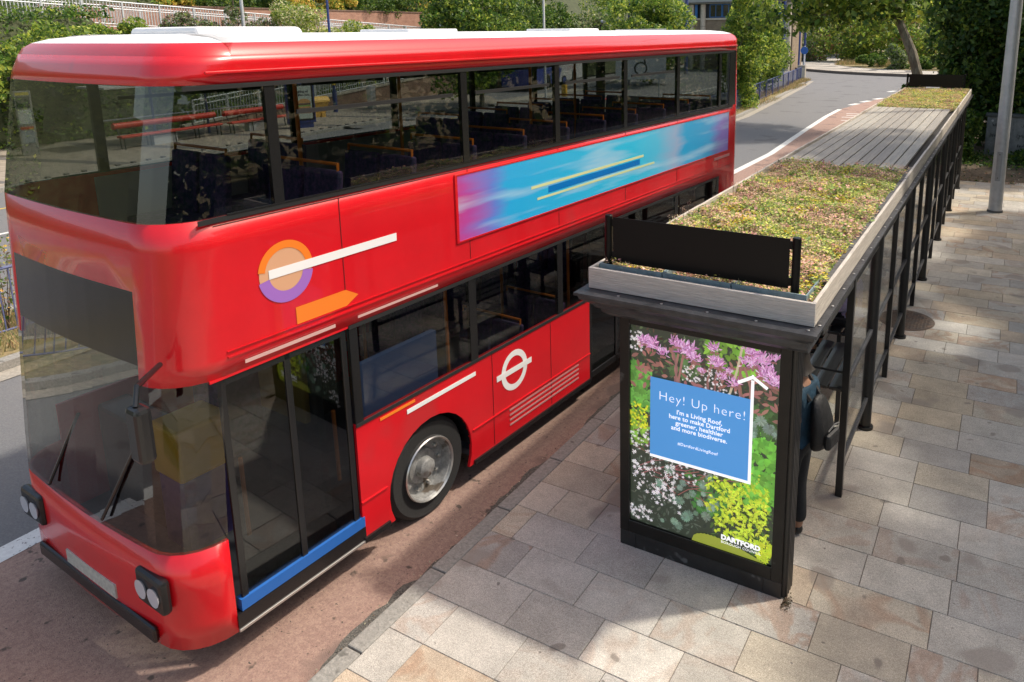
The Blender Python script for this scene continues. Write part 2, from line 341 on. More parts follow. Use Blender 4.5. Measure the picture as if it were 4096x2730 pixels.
# kerb of the near pavement: individual stones in one structure
b=MB(); y=-6.0
while y<50:
    L_=.915; b.box(-3.785,-3.635,y+.006,y+L_-.006,-.2,.002+.003*random.random()); y+=L_
kb=b.build('kerb',M_KERB,bevel=.012); struct(kb)
b=MB(); y=-6
xs=[]
while y<50: xs.append((-3.90+.035*math.sin(y*3.1)+.03*random.uniform(-1,1),y)); y+=.11
b.add([(x,y,ZR+.009) for x,y in xs]+[(-3.785,y,ZR+.009) for x,y in xs],[(i,len(xs)+i,len(xs)+i+1,i+1) for i in range(len(xs)-1)])
o=b.build('gutter',M_GRIT); 
if o.data.polygons[0].normal.z<0: o.data.flip_normals()
struct(o)
# near pavement: mortar bed and slabs
sheet('pavement',[(-3.635,-8),(12,-8),(12,23.1),(-1.85,23.1),(-1.85,26),(-3.635,26)],-.006,M_MORT)
b=MB(); tints=[];veins=[]
PAL=[(.46,.43,.375),(.43,.405,.36),(.48,.425,.335),(.47,.40,.295),(.44,.36,.27),(.39,.37,.335),(.49,.46,.405),(.46,.41,.325),(.44,.415,.37),(.48,.435,.36)]
row=0;y=3.84-.4165*22
while y<23.0:
    y1=y+.4165; x=-3.635; first=True
    off=(.22,.32,.63,.45)[row%4]+random.choice([0,.0,.1])
    while x<9:
        wd=.63 if not first else off+.0
        if not first and random.random()<.12: wd=random.choice([.42,.84])
        x1=x+wd
        if x1-x>.12:
            g=.005; h=random.uniform(-.0012,.0012); b.add([(x+g,y+g,h),(x1-g,y+g,h),(x1-g,y1-g,h),(x+g,y1-g,h),(x+g-.004,y+g-.004,-.008),(x1-g+.004,y+g-.004,-.008),(x1-g+.004,y1-g+.004,-.008),(x+g-.004,y1-g+.004,-.008)],[(0,1,2,3),(4,5,1,0),(5,6,2,1),(6,7,3,2),(7,4,0,3)])
            c=random.choice(PAL); k=random.uniform(.86,1.1); c=[q*k for q in c]; tints+= [c]*5; veins+=[[random.random(),random.random(),random.choice([0,0,0,0,.2,.5,.9])]]*5
            x=x1
        first=False
        if x1-x<=.12 and wd<=.12: x=x1
    y=y1; row+=1
o=b.build('paving_slabs',M_SLAB); struct(o)
for nm,data in (('tint',tints),('vein',veins)):
    a=o.data.attributes.new(nm,'FLOAT_COLOR','FACE'); a.data.foreach_set('color',np.array([[*c,1] for c in data],dtype=np.float32).reshape(-1))
sheet('soil_bed',[(-1.85,23.1),(14,23.1),(14,60),(-3.6,60),(-3.6,26),(-1.85,26)],.0,M_SOIL)
# median strip
ML=[(-11.62,-12),(-11.62,8),(-11.5,20),(-11.7,36.4),(-12.6,46),(-13.5,55),(-14.5,61.5)]
ML2=[(-14.9,61.8),(-13.9,55),(-13.6,-12)]
sheet('median',ML+ML2,-.004,M_DRY)
ribbon('kerb',[(p[0]+.06,p[1]) for p in ML],.2,-.2,M_KERB,zt=.006)
ribbon('gutter',[(p[0]+.33,p[1]) for p in ML[:-1]]+[(-14.0,61.6)],.33,ZR+.01,M_CONC)
ribbon('kerb',[(-13.65,-12),(-13.95,55),(-14.9,61.8)],.16,-.2,M_KERB,zt=.006)
# roundabout island
CR=(-3.0,88.0)
def arc(r,a0,a1,n=60): return [(CR[0]+r*math.cos(R(a0+(a1-a0)*i/n)),CR[1]+r*math.sin(R(a0+(a1-a0)*i/n))) for i in range(n+1)]
RA=19.4
sheet('roundabout',arc(RA,0,356,90),.10,mat('cobble',(.42,.39,.34),.9,n=(16,.4),bump=(30,1),col2=(.33,.31,.27)))
ribbon('kerb',arc(RA+.1,0,358,90),.3,-.2,mat('dark_kerb',(.16,.13,.11),.9,n=(8,.3)),zt=.115)
b=MB()
for a in range(-172,-80,13):
    T=Matrix.Translation((CR[0],CR[1],.106))@Matrix.Rotation(R(a),4,'Z')@Matrix.Translation((RA-2.6,0,0))
    for s in (-1,1): b.add([T@Vector(v) for v in ((0,.4,0),(0,-.4,0),(2.0*s,-1.5,0),(2.0*s,-.7,0))][::1 if s<0 else -1],[(0,1,2,3)])
struct(b.build('road_marking',mat('dark_cobble',(.12,.11,.10),.9,n=(10,.4))))
sheet('roundabout_grass',arc(RA-5.2,0,355,70),.14,M_DRY)
# far pavement of the bus station
FK=[(-24.0,-6),(-25.15,10.5),(-26.7,25.1),(-27.4,31),(-26.4,36),(-25.8,40),(-26.6,46),(-28.3,55),(-29.6,62)]
M_PAV2=brickmat('block_paving',(.27,.235,.19),(.31,.27,.22),(.16,.14,.115),1.0,'XY',.4,.2)
sheet('far_pavement',[(-36,-6)]+FK[:5]+[(-27.6,38),(-29.5,40),(-36,41)],0.0,M_PAV2)
sheet('traffic_island',FK[4:]+[(-30.2,62),(-28.9,55),(-27.5,46),(-27.6,38)],-.004,M_CONC)
ribbon('kerb',FK,.2,-.2,M_KERB,zt=.006)
M_DBL=mat('dark_block',(.13,.12,.115),.8)
b=MB()
for k in range(9): 
    yy=5+k*3.6; b.add([(-33,yy,.004),(-25.8,yy+1.8,.004),(-25.8,yy+2.3,.004),(-33,yy+.5,.004)],[(0,1,2,3)])
struct(b.build('paving_band',M_DBL))
b=MB()
for i in range(3):
    p,q=Vector((*FK[i],0)),Vector((*FK[i+1],0)); n=int((q-p).length/.55)
    for k in range(n):
        c=p.lerp(q,k/n); b.box(c.x-.28,c.x-.14,c.y,c.y+.12,.006,.05)
tag(b.build('kerb_studs',M_DBL),'row of small dark blocks along the edge of the far platform','kerb blocks')
# embankment terrain behind the bus station
nx,ny=40,90; vs=[];X0,X1,Y0,Y1=-33.6,-110,-40,150
def terr(x,y):
    d=-33.6-x
    h=0 if d<0 else min(3.6,d*1.05) if d<6 else 3.6 if d<8.2 else min(15,3.6+(d-8.2)*.55)
    if y<20: h=0 if d<0 else min(4.9,d*2.4) if d<3 else 4.9+max(0,(d-3))*.3
    h+= .35*math.sin(x*.5+y*.31)*min(1,max(0,d)/6)
    return h+.02
for j in range(ny+1):
    for i in range(nx+1):
        x=X0+(X1-X0)*(i/nx)**1.7; yy=Y0+(Y1-Y0)*j/ny; vs.append((x,yy,terr(x,yy)))
b=MB(); b.add(vs,[(j*(nx+1)+i,(j+1)*(nx+1)+i,(j+1)*(nx+1)+i+1,j*(nx+1)+i+1) for j in range(ny) for i in range(nx)])
o=b.build('hillside',mat('hill_soil',(.05,.06,.025),.95,n=(1,.4)),smooth=True); struct(o)
if o.data.polygons[0].normal.z<0: o.data.flip_normals()
# ------------------------------------------------------------------ vegetation
def scatter(n,x0,x1,y0,y1,lift,skip=None):
    x=rng.uniform(x0,x1,n); y=rng.uniform(y0,y1,n); z=np.array([terr(a,c) for a,c in zip(x,y)])+rng.random(n)**1.5*lift
    P=np.stack([x,y,z],1); return P if skip is None else P[~skip(P)]
def stuff(P,size,name,mats,wts,label,cat,flat=.2):
    mi=rng.choice(len(mats),len(P),p=np.array(wts)/sum(wts)); return tag(leafmesh(P,size,name,mats,None,mi,flat),label,cat,kind='stuff')
# ivy covered bank behind the far benches (steep lower slope)
stuff(np.vstack([scatter(26000,-36.9,-33.3,-6,46,.55),scatter(9000,-41,-36.8,14,60,.5)]),.17,'ivy_cover',(G_DK,G_MD,G_LT),(.45,.45,.1),'dense ivy and brambles covering the bank behind the bus station','ivy')
stuff(np.vstack([scatter(16000,-52,-41.9,28,75,.9),scatter(9000,-75,-50,30,120,1.6)]),.30,'hill_cover',(G_DK,G_MD,G_LT,G_YL),(.35,.45,.15,.05),'mixed undergrowth covering the upper hillside above the brick wall','undergrowth')
def shrub(name,label,c,rad,n,ls,mats,w,group=None,cat='shrub',k=14,br=None):
    return tree(name,label,(c[0],c[1],c[2]),(0,0,rad[2]*.8),rad,k,br or min(rad)*.45,n,ls,mats,w,trunk=([(0,0,-.3),(0,0,rad[2]*.5),(.1,0,rad[2])],[.07,.05,.02]),group=group,cat=cat,limbs=False)
shrub('hedge_shrub','huge dark green bush filling the top left corner behind the bus',(-31.0,9.2,1.0),(2.2,4.6,2.7),16000,.17,(G_DK,G_MD,G_LT),(.15,.5,.35),k=40,br=1.15)
shrub('hedge_shrub','tall green bush left of the pale ramp railing, beside the biggest bush',(-33.0,15.8,2.2),(1.6,2.6,1.75),8000,.16,(G_MD,G_LT,G_DK),(.45,.45,.1),k=24,br=.8)
shrub('hedge_shrub','bright green ivy clad hedge top below the left part of the ramp railing',(-34.8,19.7,3.4),(1.0,2.6,.85),6500,.16,(G_MD,G_LT),(.5,.5),k=20,br=.55)
shrub('bare_shrub','greyish half bare twiggy shrub below the railing, left of the pale lamp column',(-35.2,23.4,3.6),(1.0,1.7,.9),4200,.13,(G_GY,G_BR,G_MD),(.35,.4,.25),k=16,br=.5)
shrub('bare_shrub','tall greyish twiggy shrub around the foot of the pale lamp column',(-35.4,26.5,3.6),(1.1,1.9,1.05),4600,.13,(G_GY,G_BR,G_MD),(.4,.3,.3),k=16,br=.5)
shrub('flowering_shrub','round bush covered in cream blossom beside the blue column',(-34.6,29.6,3.3),(1.3,2.1,1.35),11000,.12,(G_CR,G_LT,G_MD),(.40,.4,.2),k=26,br=.6)
shrub('flowering_shrub','low yellow green bush just right of the blue column below the brick wall',(-34.4,33.5,3.2),(1.1,1.5,.85),5000,.13,(G_LT,G_CR,G_MD),(.5,.15,.35),k=16,br=.5)
shrub('flowering_shrub','low rounded light green hedge in front of the brick wall and railing',(-34.2,37.2,3.2),(1.0,2.4,.62),5500,.12,(G_LT,G_MD),(.6,.4),k=18,br=.45)
for i,(y,l) in enumerate([(27.5,'yellow green shrub hanging over the left end of the brick wall'),(36,'golden yellow shrub trailing over the middle of the brick wall'),(40,'golden yellow shrub on top of the brick wall, left of the big tree')]):
    shrub('golden_shrub',l,(-43,y,5.6),(1.0,1.9,1.0),3800,.19,(G_YL,G_LT,G_MD),(.6,.2,.2),group='golden shrubs above the brick wall')
for i,(y,z,l) in enumerate([(31.5,5.6,'dark green ivy mound over the left end of the brick wall'),(44.5,5.4,'dark green ivy mound over the right end of the brick wall')]):
    shrub('ivy_mound',l,(-42.8,y,z),(.9,4.2,.95),7000,.16,(G_DK,G_MD),(.55,.45),k=22,br=.6)
TRK=lambda h,r=.14,lx=.2:([(0,0,-.2),(lx*.3,0,h*.35),(lx,0,h*.7),(lx*1.2,.1,h)],[r,r*.85,r*.6,r*.25])
tree('broadleaf_tree','leafy dark green tree standing at the middle of the far platform',(-26.4,34.9,0),(0,-.4,4.4),(2.1,3.4,3.2),56,.95,26000,.20,(G_MD,G_DK,G_LT),(.45,.35,.2),TRK(6,.15),extra=[(.8,-2.6,1.7),(.6,-3.4,1.5),(1,-1.8,1.3)])
tree('broadleaf_tree','round leafy green tree in front of the brick building',(-24.6,54.2,0),(0,-.5,4.0),(2.5,4.2,3.3),60,1.15,24000,.24,(G_MD,G_LT,G_DK),(.5,.35,.15),TRK(6,.14))
tree('columnar_tree','tall narrow ivy clad tree right behind the rear of the red bus',(-12.45,39.6,0),(0,-.5,2.9),(.85,1.5,3.3),52,.5,20000,.14,(G_MD,G_LT,G_DK),(.45,.45,.1),TRK(6,.11),squash=1,extra=[(0,.1,.4),(.1,-.3,.8),(-.1,.4,.9),(0,0,6.2),(.3,1.8,5.6)])
tree('columnar_tree','taller green tree in the median, second behind the rear of the red bus',(-13.7,44.4,0),(0,0,3.6),(1.15,2.3,3.2),46,.85,20000,.16,(G_MD,G_LT,G_DK),(.45,.45,.1),TRK(6,.12),squash=1)
tree('columnar_tree','broad low green tree beside the blue railing in the median',(-14.3,49.6,0),(0,0,2.7),(1.0,2.4,2.0),36,.85,14000,.16,(G_MD,G_LT,G_DK),(.5,.25,.25),TRK(4,.1),squash=.9)
# hillside trees between the station tree and the building
for i,(x,y,z,rx,ry,rz,ms,ws,l) in enumerate([
 (-37,47,2.6,2,3.0,3.2,(G_YL,G_MD,G_DK),(.25,.4,.35),'green hillside bush with yellow tips beside the striped lamp column'),
 (-38,53,2.4,2.4,3.4,3.9,(G_GY,G_MD),(.55,.45),'grey green hillside tree right of the white lamp column'),
 (-36,57,1.4,2.2,3.4,3.0,(G_MD,G_DK),(.5,.5),'dark green hillside bush above the middle of the bus roof'),
 (-40,62,3,3,4.2,4.8,(G_DK,G_MD),(.6,.4),'dark spreading tree on the hillside behind the short black lamp'),
 (-35,63,1.4,2.4,3.2,2.6,(G_GY,G_CR,G_MD),(.5,.15,.35),'silvery green bush on the hillside left of the blue column'),
 (-36,72,2,3.2,5,4.4,(G_MD,G_LT),(.6,.4),'light green hillside tree right behind the blue column'),
 (-46,52,6,3,5,3.5,(G_MD,G_DK,G_YL),(.5,.4,.1),'tall hillside bush above the right end of the brick wall'),
 (-50,70,7,5,7,6,(G_DK,G_MD),(.5,.5),'dark tree on top of the hill left of the building')]):
    shrub('hillside_tree',l,(x,y,z),(rx,ry,rz),9000,.24,ms,ws,group='trees on the far hillside',cat='tree',k=26,br=1.1)
# beyond the roundabout
FR=[(-46,112,4,6,6),(-38,118,0,6,7),(-30,112,0,6,6.5),(-22,116,0,6,7),(-14,110,0,6,7),(-6,114,0,6,7.5),(2,104,0,6,7),(-25,124,0,7,10),(-10,126,0,7,11),(-52,98,4,6,6),(4,92,0,5,7)]
FL=['far tree left of the brick building roof','far tree just behind the brick building','far green tree behind the roundabout, right of the building','far pale green tree above the dry roundabout grass','far green tree in the middle of the roundabout backdrop','far tree behind the leaning trunk','far tree nearest the dark right hand trees','tall far tree rising behind the roundabout left side','tall far tree rising behind the roundabout right side','far tree on the hill left of the building','far dark tree hidden behind the ivy trees']
for (x,y,z,r,h),l in zip(FR,FL):
    shrub('distant_tree',l,(x,y,z),(r,r*.8,h),8500,.42,(G_MD,G_LT,G_DK,G_GY),(.4,.25,.2,.15),group='trees beyond the roundabout',cat='tree',k=34,br=2.0)
for (x,y,rx,ry,rz,ms,ws,l) in [(-21.5,92,3.6,2,2.2,(G_GY,G_BR,G_MD),(.5,.2,.3),'greyish bush behind the dry grass, nearest the building'),(-17.5,91,3,2,2.8,(G_MD,G_RD,G_LT),(.5,.2,.3),'russet tinged bush on the roundabout'),(-13,89.5,3.2,2,2.6,(G_MD,G_LT),(.6,.4),'rounded green bush in the middle of the roundabout'),(-9.5,88,3,2,3,(G_LT,G_MD,G_RD),(.4,.5,.1),'light green bush on the roundabout, behind the leaning trunk'),
   (-11.6,79.6,2.4,1.0,.75,(G_MD,G_DK),(.6,.4),'low dark green clipped bush at the edge of the roundabout grass'),(-10.0,76.4,1.0,1.0,1.2,(G_GY,G_MD),(.6,.4),'loose grey green bush hanging over the cobbles'),(-7.6,76.6,2.4,1.0,.7,(G_MD,G_DK),(.6,.4),'low dark green bush at the right end of the cobbles')]:
    shrub('roundabout_bush',l,(x,y,.1),(rx,ry,rz),5500,.2 if rz<1.3 else .28,ms,ws,group='bushes on the roundabout',k=20,br=min(rx,rz)*.5)
# dry grass tufts
def grass(name,boxes,n,h,label,mats,ws,z=0.0):
    P=[];
    for (x0,x1,y0,y1) in boxes: P.append(np.stack([rng.uniform(x0,x1,n),rng.uniform(y0,y1,n),np.full(n,z)],1))
    P=np.vstack(P); N=len(P); a=rng.uniform(0,2*PI,N); ln=h*rng.uniform(.4,1.3,N); le=rng.normal(0,.35,(N,2))
    V=np.empty((N,3,3)); wd=.006*(1+h*4); V[:,0]=P+np.stack([np.cos(a)*wd,np.sin(a)*wd,0*a],1); V[:,1]=P-np.stack([np.cos(a)*wd,np.sin(a)*wd,0*a],1); V[:,2]=P+np.stack([le[:,0]*ln,le[:,1]*ln,ln],1)
    me=bpy.data.meshes.new(name); me.from_pydata(V.reshape(-1,3).tolist(),[],np.arange(3*N).reshape(-1,3).tolist())
    for m in mats: me.materials.append(m)
    me.polygons.foreach_set('material_index',rng.choice(len(mats),N,p=np.array(ws)/sum(ws)).astype(np.int32)); me.update()
    o=bpy.data.objects.new(name,me); COL.objects.link(o); return tag(o,label,'grass',kind='stuff')
STRAW=mat('straw',(.42,.31,.15),.8,island=.35,trans=.3); GRASS=mat('grass_green',(.13,.17,.04),.7,island=.35,trans=.3)
grass('dry_grass',[(-13.4,-11.75,3,9),(-13.3,-11.8,9,20),(-13.2,-11.9,20,45),(-14.2,-13,45,56),(-14.6,-13.9,56,61)],2600,.22,'straw coloured dry grass growing along the median under the railing',(STRAW,GRASS),(.8,.2))
grass('dry_grass',[(-16.5,-8,82,92),(-12,-2,78.5,84)],5200,.5,'tall straw coloured grass on the roundabout',(STRAW,GRASS,G_YL),(.72,.24,.04),z=.12)
leafmesh(np.stack([rng.uniform(-1.8,5,1500),23.1+rng.random(1500)**1.6*5,np.full(1500,.02)],1),.07,'leaf_litter',(mat('litter',(.30,.19,.10),.8,island=.5),G_DK,mat('litter_pale',(.45,.42,.30),.8,island=.3)),None,rng.choice(3,1500,p=[.55,.3,.15]),.8)
tag(bpy.data.objects['leaf_litter'],'fallen brown and pale leaves lying on the bare soil behind the pavement','leaves',kind='stuff')
# sycamore and dark ivy trees on the right
tree('sycamore_tree','sycamore with leaning grey trunk behind the far end of the shelter',(-3.0,33.6,0),(-3.4,.4,7.2),(5.0,3.0,3.3),70,.95,17000,.24,(G_MD,G_DK,G_LT),(.5,.15,.35),([(0,0,-.2),(-.25,0,1.6),(-.7,0,3.1),(-1.4,.1,4.6),(-2.4,.3,6.5)],[.24,.21,.19,.15,.08]),extra=[(-5.4,-.6,4.5),(-4.3,-.4,4.5),(-7.0,0,4.6),(-1.9,.7,4.6)])
shrub('sycamore_sapling','bushy sycamore sapling at the far left corner of the shelter roof',(-3.3,27.3,0),(.75,.7,1.45),2600,.2,(G_MD,G_DK),(.6,.4),cat='sapling',k=14,br=.42)
for (x,y,rx,ry,rz,k,n,ms,ws,l) in [(-1.35,29.6,1.0,1.1,4.2,40,15000,(G_DK,G_MD),(.7,.3),'tall dark ivy clad tree just right of the leaning trunk'),
   (.9,29.8,1.9,1.4,5.0,50,20000,(G_DK,G_MD),(.6,.4),'dark ivy clad tree behind the electrical cabinet and lamp column'),(3.2,27,1.8,2,4.6,40,14000,(G_MD,G_DK),(.5,.5),'dark ivy clad tree at the right edge behind the lamp column'),
   (-1.6,27.0,.85,.6,.95,16,4200,(G_DK,G_MD),(.5,.5),'low dark laurel bush left of the electrical cabinet')]:
    tree('ivy_tree' if rz>2 else 'laurel_bush',l,(x,y,0),(0,0,rz),(rx,ry,rz),k,.8 if rz>2 else .35,n,.2 if rz>2 else .14,ms,ws,TRK(rz*1.4,.2 if rz>2 else .04,.1),cat='tree' if rz>2 else 'bush',squash=1)
shrub('bramble','low ivy and brambles at the foot of the electrical cabinet',(.3,26.9,0),(2.4,.5,.3),2600,.11,(G_DK,G_MD),(.5,.5),k=20,br=.22)
P=np.stack([rng.uniform(-2.3,7.5,20000),rng.uniform(30.4,32.5,20000),rng.uniform(0,1,20000)**.9*5.6],1); P[:,1]+=.4*np.sin(P[:,0]*2.1+P[:,2]); 
stuff(P,.22,'ivy_thicket',(G_DK,G_MD,G_LT),(.62,.33,.05),'dark ivy thicket filling the gaps behind the right hand trees','thicket')
P=np.stack([rng.uniform(-1.8,4.5,2600),rng.uniform(25.3,28.2,2600),rng.uniform(.0,.16,2600)],1); stuff(P,.10,'ground_ivy',(G_DK,G_MD),(.5,.5),'low ivy creeping over the soil in front of the electrical cabinet','ivy')
# trees to the right of the view that shade the pavement
tree('shade_tree','broad tree standing beside the pavement to the right',(7.6,11.6,0),(-.3,-.1,8.3),(3.0,4.8,2.8),70,1.3,26000,.34,(G_MD,G_DK),(.6,.4),TRK(8,.2,-.2),extra=[(-6.3,3.7,8.3),(-6.9,3.0,8.2),(-5.2,3.4,8.6),(-4,2.5,8.5),(-6.6,2.2,8.1),(-5.4,1.9,8.3),(-5.9,4.6,8.5),(-4.6,4.2,8.4)])
tree('shade_tree','second broad tree beside the pavement, further right',(8.2,20.5,0),(-.6,0,8.6),(3.4,4.6,2.8),70,1.3,24000,.34,(G_MD,G_DK),(.6,.4),TRK(8,.2,-.2))
# wooded verge to the right of the pavement (seen only in reflections and from the side)
P=np.stack([rng.uniform(11.5,15,26000),rng.uniform(-22,40,26000),rng.uniform(0,9,26000)],1); P[:,0]+=.9*np.sin(P[:,1]*.8)+.7*np.sin(P[:,2]*1.3+P[:,1])
stuff(P,.55,'wooded_verge',(G_DK,G_MD),(.7,.3),'dense wooded verge running along the right side of the pavement','woodland')
# weed by the near rail
t=empty('weed','tall gone to seed weed growing through the near railing','weed',(-12.75,5.0,0))
b=MB()
for k in range(9):
    a=rng.uniform(0,6.3); b.tube([(0,0,0),(.12*math.cos(a),.12*math.sin(a),.6),(.25*math.cos(a),.25*math.sin(a),1.1+.25*rng.random())],[.008,.006,.003],4)
b.build('stem',G_BR,t); leafmesh(np.stack([rng.normal(0,.16,500),rng.normal(0,.16,500),rng.uniform(.2,1.4,500)],1),.06,'foliage',(G_MD,G_YL,G_BR),t,rng.choice(3,500,p=[.5,.2,.3]))
#@@STREET
# ================================================================== SHELTER
M_BLK=mat('black_paint',(.012,.012,.012),.32,n=(3,.4),spec=.5)
M_BLK2=mat('weathered_black',(.022,.023,.027),.42,n=(5,.35),col2=(.042,.044,.050),bump=(30,.3))
M_FRAME=mat('panel_black',(.010,.009,.008),.38,spec=.3,n=(4,.3),spots=[(6,.68,(.06,.06,.058))])
M_GL=glass('shelter_glass',(.93,.95,.94),.9)
M_CHR=mat('bolt_steel',(.6,.6,.6),.3,1)
SX0,SX1,SY0,SY1=-2.855,-.985,4.85,24.5; ZC=2.27
sh=empty('bus_shelter','long black bus shelter with cornice, glazed back and planted roof beside the red bus','bus shelter',(-1.92,5.07,0))
def rel(o,p): # keep world coords under an offset empty
    o.location=-Vector(p.location); return o
def sb(b,name,m,**k): return rel(b.build(name,m,sh,**k),sh)
# moulded cornice: profile swept round the roof rectangle
prof=[(0,ZC),(0,ZC-.022),(.02,ZC-.03),(.025,ZC-.055),(.05,ZC-.075),(.085,ZC-.10),(.105,ZC-.135),(.125,ZC-.14),(.13,ZC-.17),(.17,ZC-.205),(.2,ZC-.21)]
b=MB()
def ring(o,z,fx=1):
    s=min(o,.085) # shallower moulding along the back
    return [(SX0+o*1.4,SY0+o,z),(SX1-s,SY0+o,z),(SX1-s,SY1-o,z),(SX0+o*1.4,SY1-o,z)]
vs=[];fs=[]
for (o,z) in prof: vs+=ring(o,z)
for i in range(len(prof)-1):
    for k in range(4): fs.append((i*4+k,(i+1)*4+k,(i+1)*4+(k+1)%4,i*4+(k+1)%4))
fs.append((0,1,2,3)); n=(len(prof)-1)*4; fs.append((n+3,n+2,n+1,n))
b.add(vs,fs); sb(b,'cornice',M_BLK2)
b=MB()
for k in range(5): b.lathe([(.012,ZC+.001),(.012,ZC+.006),(.006,ZC+.008),(0,ZC+.008)],(-2.5+.36*k,4.93,0),8)
for k in range(24): b.lathe([(.011,ZC+.001),(.011,ZC+.006),(.006,ZC+.008),(0,ZC+.008)],(-1.01,5.05+.42*k,0),8)
sb(b,'roof_bolt',M_CHR)
# back wall: alternating thin / thick posts
ys=[6.64+1.39*k for k in range(12)]
for k,y in enumerate(ys):
    b=MB()
    if k%2==0: b.box(-1.10,-1.04,y-.03,y+.03,0,2.2)
    else: b.cyl(-1.07,y,0,2.2,.06,14); b.cyl(-1.07,y,0,.03,.085,14)
    sb(b,'post',M_BLK,smooth=(k%2==1))
for k in range(11):
    y0,y1=ys[k],ys[k+1]; 
    if k==5: pass
    for z in (.36,1.14,2.1): sb(MB().box(-1.09,-1.05,y0+.03,y1-.03,z-.022,z+.022),'rail',M_BLK2,bevel=.006)
    b=MB(); b.box(-1.073,-1.067,y0+.035,y1-.035,.385,1.115); b.box(-1.073,-1.067,y0+.035,y1-.035,1.165,2.075); sb(b,'glazing',M_GL)
    if k%3==1:
        b=MB(); 
        for z in (.5,1.0,1.3,1.95): b.lathe([(0,-1.055),(.018,-1.055),(.018,-1.04),(0,-1.04)],(0,y0+.12,z),8,'x')
        sb(b,'glazing_clip',M_CHR)
for y in (8.03,10.8,13.58,16.35,19.17,21.97): sb(MB().cyl(-2.55,y,0,2.2,.06,14),'post',M_BLK,smooth=True)
sb(MB().box(-2.62,-1.05,5.4,24.2,2.06,2.1),'ceiling',mat('ceiling_panel',(.03,.03,.03),.7))
# ---- advertising panel
PX0,PX1,PY=-2.56,-1.19,5.068
ap=empty('advertising_panel',None,None,(0,0,0)); ap.parent=sh; rel(ap,sh)
def apb(b,name,m,**k): return b.build(name,m,ap,**k)
b=MB(); b.prism([(PX0,0.14),(PX1,.14),(PX1,2.062),(PX0,2.062)],PY+.03,PY+.24,'y')
U0,U1,V0,V1=PX0+.085,PX0+1.287,.25,2.0
for (a,c,e,f) in [(PX0,U0,.14,2.062),(U1,PX1,.14,2.062),(U0,U1,V1,2.062),(U0,U1,.14,V0)]: b.box(a,c,PY,PY+.03,e,f)
apb(b,'frame',M_FRAME,bevel=.004)
b=MB(); b.box(PX0-.0,PX1+.0,PY+.006,PY+.235,0,.135); b.box(PX0+.14,PX0+.145,PY-.002,PY+.01,0,.13); b.box(PX1-.145,PX1-.14,PY-.002,PY+.01,0,.13)
apb(b,'plinth',mat('plinth_black',(.014,.014,.015),.45,n=(3,.5),spots=[(5,.63,(.09,.09,.09))]),bevel=.004)
b=MB()
for k in range(4): b.cyl(PX1+.02,PY+.06+.045*k,.0,2.08,.02,10)
b.box(PX1,PX1+.025,PY+.03,PY+.22,0,2.08); apb(b,'pilaster',M_BLK,smooth=True)
b=MB(); 
for (a,c,e,f) in [(U0-.008,U0,V0-.008,V1+.008),(U1,U1+.008,V0-.008,V1+.008),(U0,U1,V1,V1+.008),(U0,U1,V0-.008,V0)]: b.box(a,c,PY+.002,PY+.006,e,f)
apb(b,'bead',mat('grey_bead',(.12,.12,.12),.4))
# ---- poster artwork (flat print)
ART=[];AC=[]
def poly(pts,c): ART.append(pts); AC.append(c)
def petal(x,z,a,l,w,c,tip=.0):
    ca,sa=math.cos(a),math.sin(a); pts=[]
    for (t,s) in ((0,0),(.3,.42),(.62,.5),(.85,.28),(1,0),(.85,-.28),(.62,-.5),(.3,-.42)):
        pts.append((x+ca*l*t-sa*w*s,z+sa*l*t+ca*w*s))
    poly(pts,c)
def jit(c,k=.25): 
    f=random.uniform(1-k,1+k); return tuple(max(0,min(1,q*f*random.uniform(.93,1.07))) for q in c)
W_,H_=U1-U0,V1-V0
rnd=random.Random(3); random.seed(11)
def U(u):return U0+u*W_
def V(v):return V0+v*H_
poly([(U0,V0),(U1,V0),(U1,V1),(U0,V1)],(.035,.045,.03))
# ground cover of small dark leaves everywhere
for _ in range(1500):
    u,v=random.random(),random.random(); c=(.05,.09,.035) if u<.5 else (.06,.12,.03)
    if v<.38 and u<.6: c=(.07,.085,.065)
    if v>.72: c=random.choice([(.07,.10,.045),(.10,.06,.045),(.05,.10,.03)])
    petal(U(u),V(v),random.uniform(0,6.3),random.uniform(.018,.06),random.uniform(.006,.022),jit(c,.65))
# bright green lobed leaves left and right
for (u0,u1,v0,v1,n,c) in [(0,.14,.58,.80,70,(.13,.36,.06)),(0,.12,.42,.58,30,(.22,.42,.05)),(.80,1,.28,.62,130,(.14,.42,.05)),(.72,.95,.28,.42,60,(.18,.48,.06)),(.55,.9,.86,1,70,(.20,.42,.05)),(.45,.7,.16,.33,60,(.06,.19,.04)),(.28,.5,.8,.97,40,(.09,.17,.06)),(.84,1,.6,.75,40,(.06,.13,.04))]:
    for _ in range(n):
        x,z=U(random.uniform(u0,u1)),V(random.uniform(v0,v1)); a=random.uniform(0,6.3); cc=jit(c,.35)
        for k in (-.5,0,.5): petal(x,z,a+k,random.uniform(.04,.075),random.uniform(.022,.034),tuple(q*(.85+.15*k) for q in cc))
